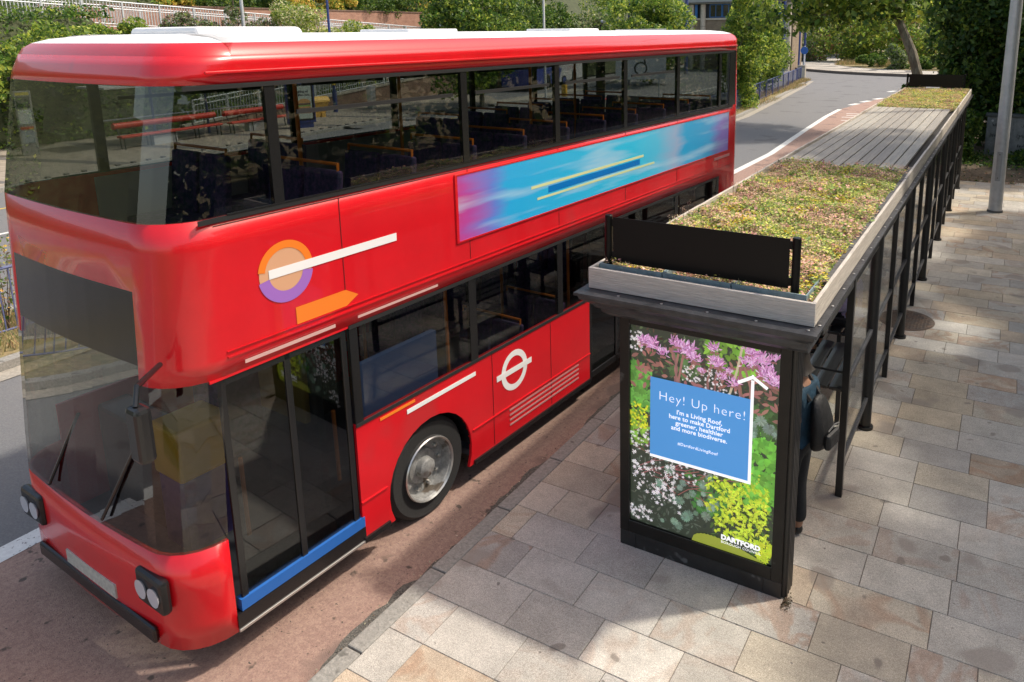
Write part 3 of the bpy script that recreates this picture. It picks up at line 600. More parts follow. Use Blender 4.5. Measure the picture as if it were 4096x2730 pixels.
# russet stems and leaves under the pink flowers
for _ in range(120):
    x,z=U(random.uniform(.03,1)),V(random.uniform(.68,.9)); petal(x,z,random.uniform(-.6,3.7),random.uniform(.05,.09),random.uniform(.02,.034),jit((.30,.13,.11),.3))
def stem(x0,z0,x1,z1,w,c):
    mx,mz=(x0+x1)/2+random.uniform(-.03,.03),(z0+z1)/2+random.uniform(-.03,.03); P=[(x0,z0),(mx,mz),(x1,z1)]
    for (a,b_) in zip(P,P[1:]):
        d=Vector((b_[0]-a[0],b_[1]-a[1])); n=Vector((-d.y,d.x)).normalized()*w/2; poly([(a[0]-n.x,a[1]-n.y),(b_[0]-n.x,b_[1]-n.y),(b_[0]+n.x,b_[1]+n.y),(a[0]+n.x,a[1]+n.y)],c)
for _ in range(60): x,z=U(random.uniform(0,.55)),V(random.uniform(.2,.5)); stem(x,z,x+random.uniform(.05,.3),z+random.uniform(-.08,.16),random.uniform(.004,.010),jit((.24,.09,.09),.35))
for _ in range(9): x=U(random.choice([.12,.35,.58,.8,.9])+random.uniform(-.04,.04)); stem(x,V(.74),x+random.uniform(-.05,.05),V(.9),.018,jit((.27,.13,.11),.2))
stem(U(.68),V(.74),U(.76),V(.99),.018,(.52,.44,.30))
# grey green rosettes
for _ in range(46):
    x,z=U(random.uniform(.2,.62)),V(random.uniform(.02,.42)); r=random.uniform(.02,.05); c=jit((.17,.25,.19),.3)
    if random.random()<.25: x,z=U(random.uniform(.8,1)),V(random.uniform(.6,.7))
    for k in range(14): petal(x,z,k*2*PI/14+random.uniform(-.1,.1),r,r*.32,jit(c,.25))
# white star flowers
def star(x,z,r,n,c,w=.35,c2=None):
    a0=random.random()
    for k in range(n): petal(x,z,a0+k*2*PI/n,r*random.uniform(.8,1.1),r*w,jit(c,.08))
    if c2: poly([(x+r*.16*math.cos(t),z+r*.16*math.sin(t)) for t in np.linspace(0,5.4,7)],c2)
for (u0,u1,v0,v1,n,r) in [(.02,.34,.16,.40,60,.022),(0,.16,.02,.09,36,.016),(.02,.34,.14,.42,120,.008),(.30,.62,.28,.42,50,.014),(.0,.14,.40,.50,36,.013),(0,.09,.88,.97,34,.016),(.37,.64,.78,.86,90,.011),(.52,.76,.71,.78,50,.011),(.2,.42,.10,.2,8,.02)]:
    for _ in range(n): star(U(random.uniform(u0,u1)),V(random.uniform(v0,v1)),r*random.uniform(.6,1.2),random.choice([5,6,7]),(.74,.70,.72),.34,(.5,.45,.35))
# yellow green stars bottom right, yellow sprays left
for _ in range(330):
    u,v=(.56+.40*random.random(),.08+.27*random.random())
    if u+v*.6<.68: continue
    cc=jit((.40,.52,.03),.3) if random.random()<.5 else jit((.56,.66,.05),.15)
    a_=random.uniform(0,6.3)
    for q_ in range(5): petal(U(u),V(v),a_+(q_-2)*.45,random.uniform(.02,.04),random.uniform(.006,.010),jit(cc,.2))
for _ in range(30): star(U(random.uniform(.9,1)),V(random.uniform(.0,.1)),.03,6,jit((.5,.62,.03),.2),.36)
for _ in range(80): star(U(random.uniform(0,.13)),V(random.uniform(.50,.62)),random.uniform(.008,.016),6,jit((.62,.64,.03),.2),.4)
for _ in range(26): star(U(random.uniform(.66,.9)),V(random.uniform(.36,.42)),random.uniform(.008,.014),6,jit((.5,.6,.05),.2),.4)
# pink spiky flowers
for (u,v,s,n) in [(.15,.925,.10,2),(.24,.895,.075,1),(.10,.935,.07,1),(.40,.93,.115,2),(.33,.955,.08,1),(.46,.90,.08,1),(.58,.965,.075,1),(.60,.90,.085,2),(.68,.87,.05,1),(.86,.955,.12,2),(.92,.90,.10,2),(.80,.93,.09,1),(.97,.87,.09,2),(.50,.845,.045,1),(.72,.825,.07,1),(.64,.84,.055,1),(.80,.985,.07,1),(.96,.97,.06,1)]:
    s*=1.25
    for q in range(n*46):
        a=random.gauss(PI/2,.95); x=U(u)+random.uniform(-.5,.5)*s*.8; z=V(v)+random.uniform(-.35,.2)*s; c=random.choice([(.52,.22,.45),(.66,.36,.60),(.40,.13,.33),(.74,.48,.70),(.58,.27,.52)])
        petal(x,z,a,s*random.uniform(.3,.52),s*.085,jit(c,.15))
    for q in range(10): petal(U(u)+random.uniform(-.3,.3)*s,V(v)-s*.35,random.uniform(-2.6,-.5),s*.25,s*.12,jit((.28,.12,.12),.2))
# olive swoosh at the foot
pts=[(U(.46),V0)]
for k in range(40):
    t=k/39; pts.append((U(.46)+t*.49*W_, V0+.002+.098*math.sin(PI*(t**.55))**.8*(1 if k%2 else .94)))
pts+= [(U(.95),V0)]
poly(pts,(.30,.34,.04))
def clip(pts):
    def cut(P,f,inter):
        out=[]
        for i in range(len(P)):
            a,b_=P[i],P[(i+1)%len(P)]
            if f(a): out.append(a)
            if f(a)!=f(b_): out.append(inter(a,b_))
        return out
    def ix(x): return lambda a,b_: (x,a[1]+(b_[1]-a[1])*(x-a[0])/(b_[0]-a[0]))
    def iz(z): return lambda a,b_: (a[0]+(b_[0]-a[0])*(z-a[1])/(b_[1]-a[1]),z)
    for f,i in ((lambda p:p[0]>=U0,ix(U0)),(lambda p:p[0]<=U1,ix(U1)),(lambda p:p[1]>=V0,iz(V0)),(lambda p:p[1]<=V1,iz(V1))):
        if len(pts)<3: return []
        pts=cut(pts,f,i)
    return pts
b=MB(); cols=[]
YP=PY+.029
for k,(pts,c) in enumerate(zip(ART,AC)):
    p=clip(pts)
    if len(p)<3: continue
    a=sum(p[i][0]*p[(i+1)%len(p)][1]-p[(i+1)%len(p)][0]*p[i][1] for i in range(len(p)))
    if a<0: p=p[::-1]
    b.add([(x,YP-k*1.2e-6,z) for x,z in p],[tuple(range(len(p)))]); cols.append(c)
M_INK=mat('poster_print',rough=.5,attr='ink',coat=.2)   # backlit print
_t=M_INK.node_tree; _b=_t.nodes['Principled BSDF']; _a=[x for x in _t.nodes if x.type=='ATTRIBUTE'][0]; _t.links.new(_a.outputs['Color'],_b.inputs['Emission Color']); _b.inputs['Emission Strength'].default_value=.3
po=apb(b,'poster',M_INK)
a=po.data.attributes.new('ink','FLOAT_COLOR','FACE'); a.data.foreach_set('color',np.array([[*c,1] for c in cols[:len(po.data.polygons)]],dtype=np.float32).reshape(-1))
M_BLUE=mat('poster_blue',(.075,.29,.66),.5,coat=.2,emit=((.06,.27,.62),.30)); M_WHT=mat('poster_white',(.86,.86,.86),.5,coat=.2,emit=((.9,.9,.9),.35))
YT=PY+.013
def flat(pts,y,m,name):
    b=MB(); p=pts
    a=sum(p[i][0]*p[(i+1)%len(p)][1]-p[(i+1)%len(p)][0]*p[i][1] for i in range(len(p)))
    if a<0: p=p[::-1]
    b.add([(PX0+x,y,z) for x,z in p],[tuple(range(len(p)))]); o=b.build(name,m); o.parent=po; return o
flat([(.266,.915),(1.08,.915),(1.08,1.59),(.266,1.59)],YT,M_BLUE,'blue_block')
flat([(.266,.893),(1.102,.893),(1.102,1.745),(1.078,1.745),(1.078,.917),(.266,.917)],YT-.001,M_WHT,'arrow')
for s in (-1,1):
    c=1.09; flat([(c-s*.006,1.79),(c+s*.118,1.714),(c+s*.106,1.692),(c-s*.014,1.764)],YT-.002-.0005*s,M_WHT,'arrow_head')
def T(body,size,u,v,**k):
    o=text(body,size,M_WHT,po,loc=(PX0+u,YT-.0035,v),**k); return o
T('Hey! Up here!',.107,.338,1.412,off=-.0021,sx=1.04,sp=1.10)
for k,l in enumerate(["I'm a Living Roof,","here to make Dartford","greener, healthier","and more biodiverse."]): T(l,.052,.68,1.322-.0465*k,align='CENTER',off=.0007,sx=1.0,sp=1.03)
T('#DartfordLivingRoof',.036,.672,1.06,align='CENTER',sp=1.08)
T('DARTFORD',.056,.883,.352,off=.0035,sx=1.02,sp=1.06)
T('BOROUGH COUNCIL',.030,.883,.318,off=0,sx=1.05,sp=1.06)
# small benches inside
def bench_black(loc,label):
    t=empty('slatted_bench',label,'bench',loc,0,'black benches inside the shelter')
    m=mat('bench_black',(.02,.021,.023),.28,spec=.6)
    for i in range(3):
        x0=-.30+i*.17; b=MB(); pr=[(x0+.15*k/6,.47+.012*math.sin(PI*k/6)) for k in range(7)]+[(x0+.15,.44),(x0,.44)]
        b.prism(pr,0,1.25,'y'); b.build('slat',m,t,bevel=.006)
    for yy in (.12,1.1):
        b=MB(); b.box(-.25,.18,yy-.02,yy+.02,.40,.44); b.box(.10,.15,yy-.02,yy+.02,0,.40); b.box(-.2,-.15,yy-.02,yy+.02,0,.40); b.build('leg',m,t,bevel=.004)
    MB().tube([(-.28,.02,.45),(-.28,.02,.66),(.2,.02,.66),(.2,.02,.45)],.015,8).build('armrest',m,t,smooth=True)
    return t
t=bench_black((-1.48,7.85,0),'black slatted bench in the shelter, nearest the standing person')
for k,(y,l) in enumerate([(9.4,'black slatted bench under the seated person in lilac'),(12.4,'black slatted bench in the middle of the shelter'),(17.2,'black slatted bench at the far end of the shelter')]): dup(t,(-1.48,y,0),0,l)
# ---- timber surround on the roof
def woodmat(name,c1,c2,st,r=.75):
    return mat(name,c1,r,n=(3.0,.22),col2=c2,streak=st,bump=(6,.35))
M_W1=woodmat('timber_shaded',(.43,.395,.36),(.51,.47,.43),(1.2,6,24))  # same timber, front face's shade put into the colour; end board shares it
M_W2=woodmat('timber_sunlit',(.55,.50,.43),(.47,.42,.36),(6,.9,14))  # same timber, sunlit tone of the right side put into the colour
FX0,FX1,FY0,FY1=-2.80,-1.035,5.0,24.2
fr=empty('timber_surround','pale timber board edging round the planted roof of the shelter','planter edging',(-1.9,5,ZC))
def fb(b,name,m,**k): return rel(b.build(name,m,fr,**k),fr)
fb(MB().box(FX0,FX1,FY0,FY0+.03,ZC+.004,ZC+.172),'front_board',M_W1,bevel=.003)
fb(MB().box(FX0,FX1,FY1,FY1+.03,ZC+.004,ZC+.172),'end_board',M_W1,bevel=.003)
for sx,x0,x1 in ((1,FX1-.028,FX1),(-1,FX0,FX0+.028)):
    y=FY0+.031
    for k in range(8):
        y1=min(FY1-.002,y+2.4); h=random.uniform(-.006,.006)
        fb(MB().box(x0,x1,y,y1-.003,ZC+.004,ZC+.172+h),'side_board',M_W2,bevel=.003); y=y1
        if y>FY1-.1: break
# jagged weathered upper packing along the inner right edge
b=MB(); y=FY0+.5
while y<10.4: 
    b.box(FX1-.075,FX1-.03,y,y+.34,ZC+.004,ZC+.165+random.uniform(-.012,.0)); y+=.35
fb(b,'liner',mat('liner_dark',(.09,.085,.08),.8,n=(9,.4)))
# deck boards
dk=empty('timber_deck','weathered grey deck boards between the two planted parts of the roof','deck',(-1.9,10.6,ZC))
M_DK=[woodmat('deck_grey_%s'%n,c,(c[0]*1.2,c[1]*1.17,c[2]*1.12),(16,.6,16),.7) for n,c in (('a',(.30,.28,.245)),('b',(.27,.25,.22)),('c',(.33,.31,.27)))]
wdt=(FX1-.14-FX0-.03)/10
for i in range(10):
    x0=FX0+.03+i*wdt; y=10.55
    for y1 in (14.8,18.75):
        b=MB(); b.box(x0+.009,x0+wdt-.009,y+.004,y1-.004,ZC+.10,ZC+.135+random.uniform(-.002,.002)); rel(b.build('deck_board',random.choice(M_DK),dk,bevel=.003),dk); y=y1
rel(MB().box(FX0+.03,FX1-.03,10.5,18.8,ZC+.004,ZC+.07).build('underlay',mat('underlay',(.03,.028,.025),.9),dk),dk)
# planting trays at the front
M_TRY=mat('tray_plastic',(.20,.27,.29),.5,n=(6,.2))
for i,(x,l) in enumerate([(-2.765,'blue grey plastic planting tray at the front left corner of the roof'),(-2.215,'blue grey plastic planting tray in the middle of the roof front'),(-1.665,'blue grey plastic planting tray at the front right corner of the roof')]):
    b=MB(); w_=.54; b.box(x,x+w_,5.12,5.131,ZC+.02,ZC+.178); b.box(x,x+w_,5.60,5.61,ZC+.02,ZC+.15); b.box(x,x+.01,5.132,5.6,ZC+.02,ZC+.172); b.box(x+w_-.01,x+w_,5.132,5.6,ZC+.02,ZC+.172); b.box(x+.01,x+w_-.01,5.132,5.6,ZC+.02,ZC+.03)
    for k in range(4): b.box(x+.07+k*.12,x+.09+k*.12,5.115,5.12,ZC+.03,ZC+.165)
    tag(b.build('planting_tray',M_TRY),l,'planting tray','planting trays along the roof front')
# sedum
def sedum(name,y0,y1,n,label,pal,base):
    x0,x1=FX0+.045,FX1-.055
    # substrate
    t=MB(); nx_,ny_=24,int((y1-y0)/.06); vs=[]
    hf=lambda x,y: ZC+.125+.026*math.sin(x*7+y*3+1.3*math.sin(y*2.1))+.020*math.sin(y*9+x*5)+.016*math.sin(x*23)*math.sin(y*21)
    for j in range(ny_+1):
        for i in range(nx_+1): x=x0+(x1-x0)*i/nx_; y=y0+(y1-y0)*j/ny_; vs.append((x,y,hf(x,y)-.02))
    t.add(vs,[(j*(nx_+1)+i,j*(nx_+1)+i+1,(j+1)*(nx_+1)+i+1,(j+1)*(nx_+1)+i) for j in range(ny_) for i in range(nx_)])
    o=t.build(name,mat('sedum_base',(.17,.17,.06),.95,n=(14,.5),col2=(.26,.17,.10)),smooth=True); tag(o,label,'sedum',kind='stuff')
    x=rng.uniform(x0,x1,n); y=rng.uniform(y0,y1,n)
    # patchiness
    def nz(s,ph): return .5+.25*np.sin(x*s+ph+1.7*np.sin(y*s*.6+ph))+.25*np.sin(y*s*.9+ph*2+1.3*np.sin(x*s*.8))
    a,b_,c=nz(3.1,.3),nz(5.3,1.9),nz(9,4.)
    z=np.array([hf(p,q) for p,q in zip(x,y)])+rng.random(n)**2*.05
    u=rng.random(n); mi=np.zeros(n,int)
    edge=np.clip(1-(y-y0)/1.0,0,1) if y0<8 else 0*y
    mi[(u<.40)]=0; mi[(u>=.40)&(u<.68)]=1; mi[(u>=.68)&(u<.80)]=2; mi[(u>=.80)&(u<.93)]=3; mi[u>=.93]=4
    g=(a>.45)&(rng.random(n)<.68); mi[g]=rng.choice([0,1],g.sum()); g=((b_>.62)|(rng.random(n)<edge))&(rng.random(n)<.6); mi[g]=rng.choice([2,3,5],g.sum(),p=[.55,.33,.12])
    g=(c>.8)&(a>.4)&(rng.random(n)<.5); mi[g]=6
    mats=pal
    leafmesh(np.stack([x,y,z],1),.024,'foliage',mats,o,mi,.8,1.3)
    # taller flower heads: tight clusters
    k=int((y1-y0)*75); cx=rng.uniform(x0,x1,k); cy=y0+(y1-y0)*rng.random(k); P=[];MI=[]
    for q in range(k):
        m_=rng.choice([2,3,4,6,5],p=[.40,.26,.16,.08,.10]); hh=ZC+.16+rng.random()*.055; r=rng.choice([.012,.02,.03,.05]); nn=int(14+r*1300)
        P.append(np.stack([cx[q]+rng.normal(0,r,nn),cy[q]+rng.normal(0,r,nn),hh+rng.normal(0,.007,nn)],1)); MI+= [m_]*nn
    leafmesh(np.vstack(P),.011,'flower_heads',mats,o,np.array(MI),.6,1.2)
    k=int((y1-y0)*26); P=[];MI=[]
    for q in range(k):
        px,py=rng.uniform(x0,x1),rng.uniform(y0,y1); m_=rng.choice([0,1,1,6]); nn=rng.integers(10,26); r=rng.uniform(.03,.07)
        P.append(np.stack([px+rng.normal(0,r,nn),py+rng.normal(0,r,nn),hf(px,py)+.02+rng.random(nn)*.035],1)); MI+=[m_]*int(nn)
    PP=np.vstack(P); PP=PP[(PP[:,0]>x0-.02)&(PP[:,0]<x1+.03)]; leafmesh(PP,.034,'succulent_leaves',mats,o,rng.choice([0,0,1,3],len(PP)),.7,1.2)
    # a few tall stalks with loose heads along the edges
    b=MB(); P=[]
    for q in range(int((y1-y0)*5)):
        px=rng.choice([x0+rng.random()*.1,x1-rng.random()*.08,rng.uniform(x0,x1)]); py=rng.uniform(y0,y1); h=rng.uniform(.05,.13)+(.09 if rng.random()<.12 else 0); b.tube([(px,py,ZC+.11),(px+rng.normal(0,.015),py+rng.normal(0,.015),ZC+.13+h)],.0022,3)
        P.append(np.array([px,py,ZC+.13+h])+rng.normal(0,.014,(14,3)))
    b.build('stalks',G_BR,o); leafmesh(np.vstack(P),.009,'seed_heads',(mats[3],mats[2]),o,rng.choice(2,len(P)*14))
    return o
S_G=mat('sedum_green',(.30,.40,.10),.6,n=(6,.3),island=.4,trans=.25); S_G2=mat('sedum_bright',(.66,.70,.14),.6,island=.35,trans=.25); S_T=mat('sedum_tan',(.78,.56,.38),.75,island=.35,trans=.2)
S_P=mat('sedum_pink',(.74,.44,.34),.7,island=.35,trans=.2); S_M=mat('sedum_magenta',(.36,.10,.14),.7,island=.35); S_D=mat('sedum_dark',(.20,.13,.08),.8,island=.4); S_Y=mat('sedum_yellow',(.70,.55,.03),.6,island=.2,trans=.2)
PAL2=(S_G,S_G2,S_T,S_P,S_M,S_D,S_Y)
sedum('sedum_planting',5.15,10.62,62000,'near sedum mat of green, tan and pink stonecrop flowering on the shelter roof',PAL2,0)
S_T2=mat('sedum_tan_far',(.68,.50,.26),.75,island=.35,trans=.2)
sedum('sedum_planting',18.75,24.15,42000,'far sedum mat, drier and yellower, at the other end of the shelter roof',(S_G,S_G2,S_T2,S_T2,S_M,S_P,S_Y),0)
# blank boards
def board(y,x0,x1,label,zt,zb):
    t=empty('blank_board',label,'sign board',((x0+x1)/2,y,ZC),0,'blank black boards at the ends of the roof'); m=mat('board_black',(.006,.006,.006),.3,spec=.18)
    for x in (x0,x1): rel(MB().cyl(x,y,2.30,2.40,.030,16).build('post_collar',mat('collar',(.30,.25,.18),.6),t,smooth=True),t); rel(MB().lathe([(0,zt),(.026,zt),(.031,zt-.006),(.031,2.40)],(x,y,0),16).build('post',m,t,smooth=True),t)
    rel(MB().box(x0+.045,x1-.045,y-.0125,y-.0085,zb,zt-.012).build('panel',m,t),t)
    for x in (x0+.055,x1-.055):
        for z in (zb+.05,zt-.06): rel(MB().lathe([(0,0),(.008,0),(.008,.006),(0,.008)],(0,0,0),8).build('bolt',M_CHR,t),t); o=t.children[-1]; o.location=Vector((x,y-.0125,z))-t.location; o.rotation_euler=(R(90),0,0)
    for x in (x0+.04,x1-.04):
        rel(MB().box(x-.02,x+.02,y-.008,y+.002,zb+.02,zb+.08).box(x-.02,x+.02,y-.008,y+.002,zt-.09,zt-.03).build('bracket',m,t),t)
    return t
board(5.2,-2.72,-1.226,'blank black board between two posts at the near end of the planted roof',2.835,2.455)
board(24.05,-2.72,-1.226,'blank black board at the far end of the planted roof, under the trees',2.86,2.49)
# ================================================================== PAVEMENT FURNITURE
t=empty('lamp_column','tall round grey metal lamp column standing on the pavement right of the shelter','lamp column',(-.12,19.5,0))
M_GAL=mat('grey_steel',(.46,.47,.485),.42,.35,n=(2,.15),bump=(40,.1))
MB().tube([(0,0,0),(0,0,2.3),(0,0,9)],[.145,.135,.10],28).build('column',M_GAL,t,smooth=True)
MB().cyl(0,0,0,.05,.165,24).build('base_ring',mat('base_dark',(.12,.12,.12),.7),t,smooth=True)
b=MB(); n=9; a0=math.atan2(-19.5,.12)-.1
pts=[(.1465*math.cos(a0+(k/(n-1)-.5)*.75),.1465*math.sin(a0+(k/(n-1)-.5)*.75)) for k in range(n)]
b.add([(x,y,z) for z in (.75,1.42) for x,y in pts],[(k,k+1,n+k+1,n+k) for k in range(n-1)]); b.build('access_door',mat('door_steel',(.30,.31,.325),.45,.5,n=(3,.15)),t,smooth=True)
for z in (.82,1.36):
    o=MB().lathe([(0,0),(.014,0),(.014,.01),(0,.012)],(0,0,0),8).build('door_lock',mat('base_dark'),t); o.location=(.147*math.cos(a0),.147*math.sin(a0),z); o.rotation_euler=(R(90),0,a0+PI/2)
b=MB().tube([(0,0,9),(-.3,0,9.2),(-1.0,0,9.25)],[.05,.045,.04],10); b.build('bracket',M_GAL,t); MB().box(-1.5,-.95,-.14,.14,9.16,9.3).build('lamp_head',M_GAL,t,bevel=.03)
# electrical cabinet
t=empty('electrical_cabinet','grey graffiti marked electrical cabinet under the ivy behind the lamp column','cabinet',(.12,28.0,0))
M_CAB=mat('cabinet_grey',(.21,.22,.215),.7,n=(2.5,.3),spots=[(4,.62,(.11,.12,.11))])
MB().box(-.78,.78,0,.45,0,1.28).build('case',M_CAB,t,bevel=.01); MB().box(-.83,.83,-.05,.5,1.28,1.36).build('lid',mat('cabinet_lid',(.08,.085,.08),.8),t,bevel=.01)
for s in (-.39,.39):
    MB().box(s-.36,s+.36,-.018,0,.08,1.22).build('door',M_CAB,t,bevel=.004)
    b=MB(); b.add([(s+.1-.05,-.021,.90),(s+.1+.05,-.021,.90),(s+.1,-.021,.99)],[(0,1,2)]); b.build('warning_label',mat('warn',(.75,.42,.03),.6),t)
    b=MB(); b.add([(s+.04,-.021,.83),(s+.16,-.021,.83),(s+.16,-.021,.87),(s+.04,-.021,.87)],[(0,1,2,3)]); b.build('label_plate',mat('lp',(.35,.30,.27),.7),t)
M_INKD=mat('marker_ink',(.035,.035,.04),.6)
for (x,z,w_,seed) in [(-.62,1.02,.34,1),(-.66,.68,.36,2),(.22,1.0,.52,3),(.10,.70,.46,4),(.14,.36,.3,5)]:
    rr=random.Random(seed); pts=[]
    for k in range(26): pts.append((x+w_*k/26+.02*rr.uniform(-1,1),-.024,z+.05*math.sin(k*1.9+seed)+.03*rr.uniform(-1,1)))
    MB().tube(pts,.006,4).build('graffiti',M_INKD,t)
MB().lathe([(0,0),(.018,0),(.018,.07),(0,.07)],(0,0,0),10).build('white_sticker',mat('stick',(.5,.5,.47),.7),t); t.children[-1].location=(-.62,-.02,1.15); t.children[-1].rotation_euler=(R(90),0,0); t.children[-1].scale=(2,2,.05)
# manhole
b=MB(); b.lathe([(0,.004),(.42,.004),(.42,.0),(.44,.0),(.44,-.01)],(0,0,0),40)
for i in range(-9,10):
    for j in range(-9,10):
        x,y=i*.043,j*.043+(i%2)*.02
        if x*x+y*y<.38**2: b.box(x-.016,x+.016,y-.008,y+.008,.004,.008)
o=b.build('manhole_cover',mat('rusty_iron',(.15,.10,.07),.8,.1,n=(9,.4),col2=(.10,.08,.065)),loc=(-1.12,11.52,.002)); tag(o,'round rusty studded manhole cover in the paving by the shelter posts','manhole cover')
# dirt at foot of panel
b=MB(); 
leafmesh(np.stack([-1.17+np.abs(rng.normal(0,.03,260)),5.05+rng.normal(0,.035,260),np.full(260,.005)],1),.014,'debris',(mat('crumb',(.10,.07,.04),.9,island=.5),),None,None,.6)
tag(bpy.data.objects['debris'],'little heap of brown debris at the right foot of the poster panel','debris',kind='stuff')
P=np.stack([rng.uniform(-3.95,-3.8,420),rng.uniform(1,10,420),np.full(420,ZR+.014)],1); leafmesh(P,.016,'gutter_litter',(mat('crumb_pale',(.42,.38,.28),.9,island=.4),mat('crumb')),None,rng.choice(2,420),.7); tag(bpy.data.objects['gutter_litter'],'crumbs of pale grit and litter lying along the gutter','litter',kind='stuff')
#@@BG
# ================================================================== BACKGROUND OBJECTS
M_GALV=mat('galvanised',(.52,.54,.56),.45,.4,n=(5,.15)); M_NAVY=mat('navy_paint',(.035,.055,.19),.4,n=(4,.2)); M_NAVY2=mat('navy_faded',(.10,.12,.24),.5,n=(4,.25))
def railing(name,label,pl,h,post_sp,bar_sp,m,zs,pr=.025,br=.008,rails=(0,1),cat='railing',group=None,tr=.022,square=False):
    """pl: list of (x,y,z) ; zs rails heights relative"""
    t=empty(name,label,cat,pl[0],0,group); o0=Vector(pl[0])
    for hh in zs:
        MB().tube([Vector(p)-o0+Vector((0,0,hh)) for p in pl],tr if hh==max(zs) else tr*.75,8).build('rail',m,t,smooth=True)
    bars=MB()
    for i in range(len(pl)-1):
        a,c=Vector(pl[i])-o0,Vector(pl[i+1])-o0; L_=(c-a).length; n=max(1,round(L_/post_sp))
        for k in range(n+(i==len(pl)-2)):
            p=a.lerp(c,k/n); MB().box(p.x-pr,p.x+pr,p.y-pr,p.y+pr,p.z-.05,p.z+h).build('post',m,t)
        nb=int(L_/bar_sp)
        lo=min(zs); hi=sorted(zs)[-1]
        for k in range(nb):
            p=a.lerp(c,(k+.5)/nb); bars.box(p.x-br,p.x+br,p.y-br,p.y+br,p.z+lo,p.z+hi)
    bars.build('balusters',m,t); return t
railing('guard_rail','blue steel guard railing along the median, nearest to the camera',[(-12.42,-2,0),(-12.42,36.6,0)],1.03,1.9,.15,M_NAVY2,(.1,1.02),pr=.02)
railing('guard_rail','blue steel guard railing beyond the bus, along the curving median kerb',[(-12.35,37.8,0),(-13.2,47.5,0),(-14.6,60.5,0)],1.05,2.05,.17,M_NAVY,(.08,1.02),pr=.03,br=.006)
t=empty('bollard','pale concrete bollard at the far end of the blue railing','bollard',(-14.75,61.3,0)); MB().box(-.3,.3,-.2,.2,0,1.15).build('body',M_CONC,t,bevel=.04); MB().box(-.26,.26,-.215,-.2,.2,.95).build('face_panel',mat('bp',(.5,.47,.4),.7),t)
def up(y): return 4.3+(46-y)*.062
railing('ramp_railing','pale galvanised railing climbing along the upper ramp beside the brick wall',[(-38,y,up(y)-1.15) for y in (8,20,33,47)],1.15,1.8,.15,M_GALV,(.08,.80,1.13),pr=.04,br=.014,tr=.035)
railing('ramp_railing','second galvanised railing on the far side of the upper ramp',[(-39.7,y,up(y)-1.2) for y in (8,20,33,47)],1.1,1.8,.15,M_GALV,(.08,1.08),pr=.035,br=.012,tr=.03)
railing('ramp_railing','galvanised railing climbing the lower ramp behind the red benches',[(-33.0,21.6,.15),(-33.0,27,.62),(-33,34,1.15),(-33,44,1.9)],1.1,1.9,.16,M_GALV,(.06,.85,1.08),pr=.035,br=.012,tr=.032)
railing('ramp_railing','rear galvanised railing of the lower ramp',[(-34.4,23,.3),(-34.4,34,1.15),(-34.4,44,1.9)],1.1,1.9,.16,M_GALV,(.06,1.08),pr=.03,br=.012,tr=.03)
M_BRK=brickmat('red_brick',(.30,.13,.085),(.37,.18,.12),(.30,.26,.21),1.0,'YZ',.23,.078); M_BRKD=brickmat('brown_brick',(.16,.09,.065),(.20,.12,.085),(.14,.12,.10),1.0,'YZ',.23,.078)
t=empty('brick_wall','tall red brick retaining wall behind the upper ramp railing','wall',(-42,36,0)); b=MB(); b.prism([(-16,2.5),(24,2.5),(24,5.5),(-16,5.8)],-.5,0,'x'); b.build('wall',M_BRK,t); b=MB(); b.prism([(-16,5.8),(24,5.5),(24,5.58),(-16,5.88)],-.55,.05,'x'); b.build('coping',M_BRKD,t)
t=empty('ramp_wall','low dark brick wall of the lower ramp behind the yellow bin','wall',(-33,21,0)); b=MB(); b.prism([(0,-.1),(23,-.1),(23,1.75),(6,.52),(0,.05)],-.2,.12,'x'); b.build('wall',M_BRKD,t); b=MB(); b.prism([(0,.05),(6,.52),(23,1.75),(23,1.85),(6,.62),(0,.15)],-.24,.16,'x'); b.build('coping',M_CONC,t)
sheet('upper_ramp',[(-41.9,20),(-37.9,20),(-37.9,47),(-41.9,47)],3.72,M_CONC)
t=railing('palisade_fence','pale steel palisade fence on top of the brick wall',[(-43.8,14,6.3),(-43.8,40,6.1)],1.9,2.8,.22,M_GALV,(.2,1.5),pr=.04,br=.03,cat='fence')
# columns
def pole(name,label,x,y,z0,h,r,m,extras=None,cat='lamp column',group='lamp columns round the bus station'):
    t=empty(name,label,cat,(x,y,z0),0,group); MB().tube([(0,0,-.1),(0,0,h)],[r,r*.75],14).build('column',m,t,smooth=True); b=MB().tube([(0,0,h-.05),(.5,0,h+.2),(1.1,0,h+.22)],r*.5,8); b.build('bracket',m,t)
    MB().box(1.0,1.6,-.13,.13,h+.16,h+.3).build('lamp_head',M_GALV,t,bevel=.03); return t
t=pole('lamp_column','slim blue lamp column with yellow band beside the yellow grit bin',-31.74,28.96,0,9.5,.075,M_NAVY); MB().cyl(0,0,0,1.15,.12,14).build('base_sleeve',M_NAVY,t,smooth=True); MB().cyl(0,0,1.45,2.0,.085,14).build('yellow_band',mat('band_yellow',(.6,.42,.03),.6),t,smooth=True)
pole('lamp_column','pale grey lamp column rising from the twiggy shrubs on the bank',-35.2,26.4,1,9,.10,M_GALV)
t=pole('lamp_column','white lamp column with orange band above the middle of the bus roof',-25.75,40.7,0,9,.075,mat('white_paint',(.62,.63,.63),.5)); MB().cyl(0,0,3.2,4.1,.082,14).build('orange_band',mat('band_orange',(.6,.30,.05),.6),t,smooth=True)
pole('lamp_column','slim blue lamp column in front of the light green hillside tree',-26,53.2,0,9.5,.085,M_NAVY)
pole('lamp_column','stout blue lamp column in front of the brick building corner',-27,67.4,0,10,.17,M_NAVY)
pole('lamp_column','blue lamp column at the right of the building, just above the median trees',-18.6,70,0,10,.13,M_NAVY)
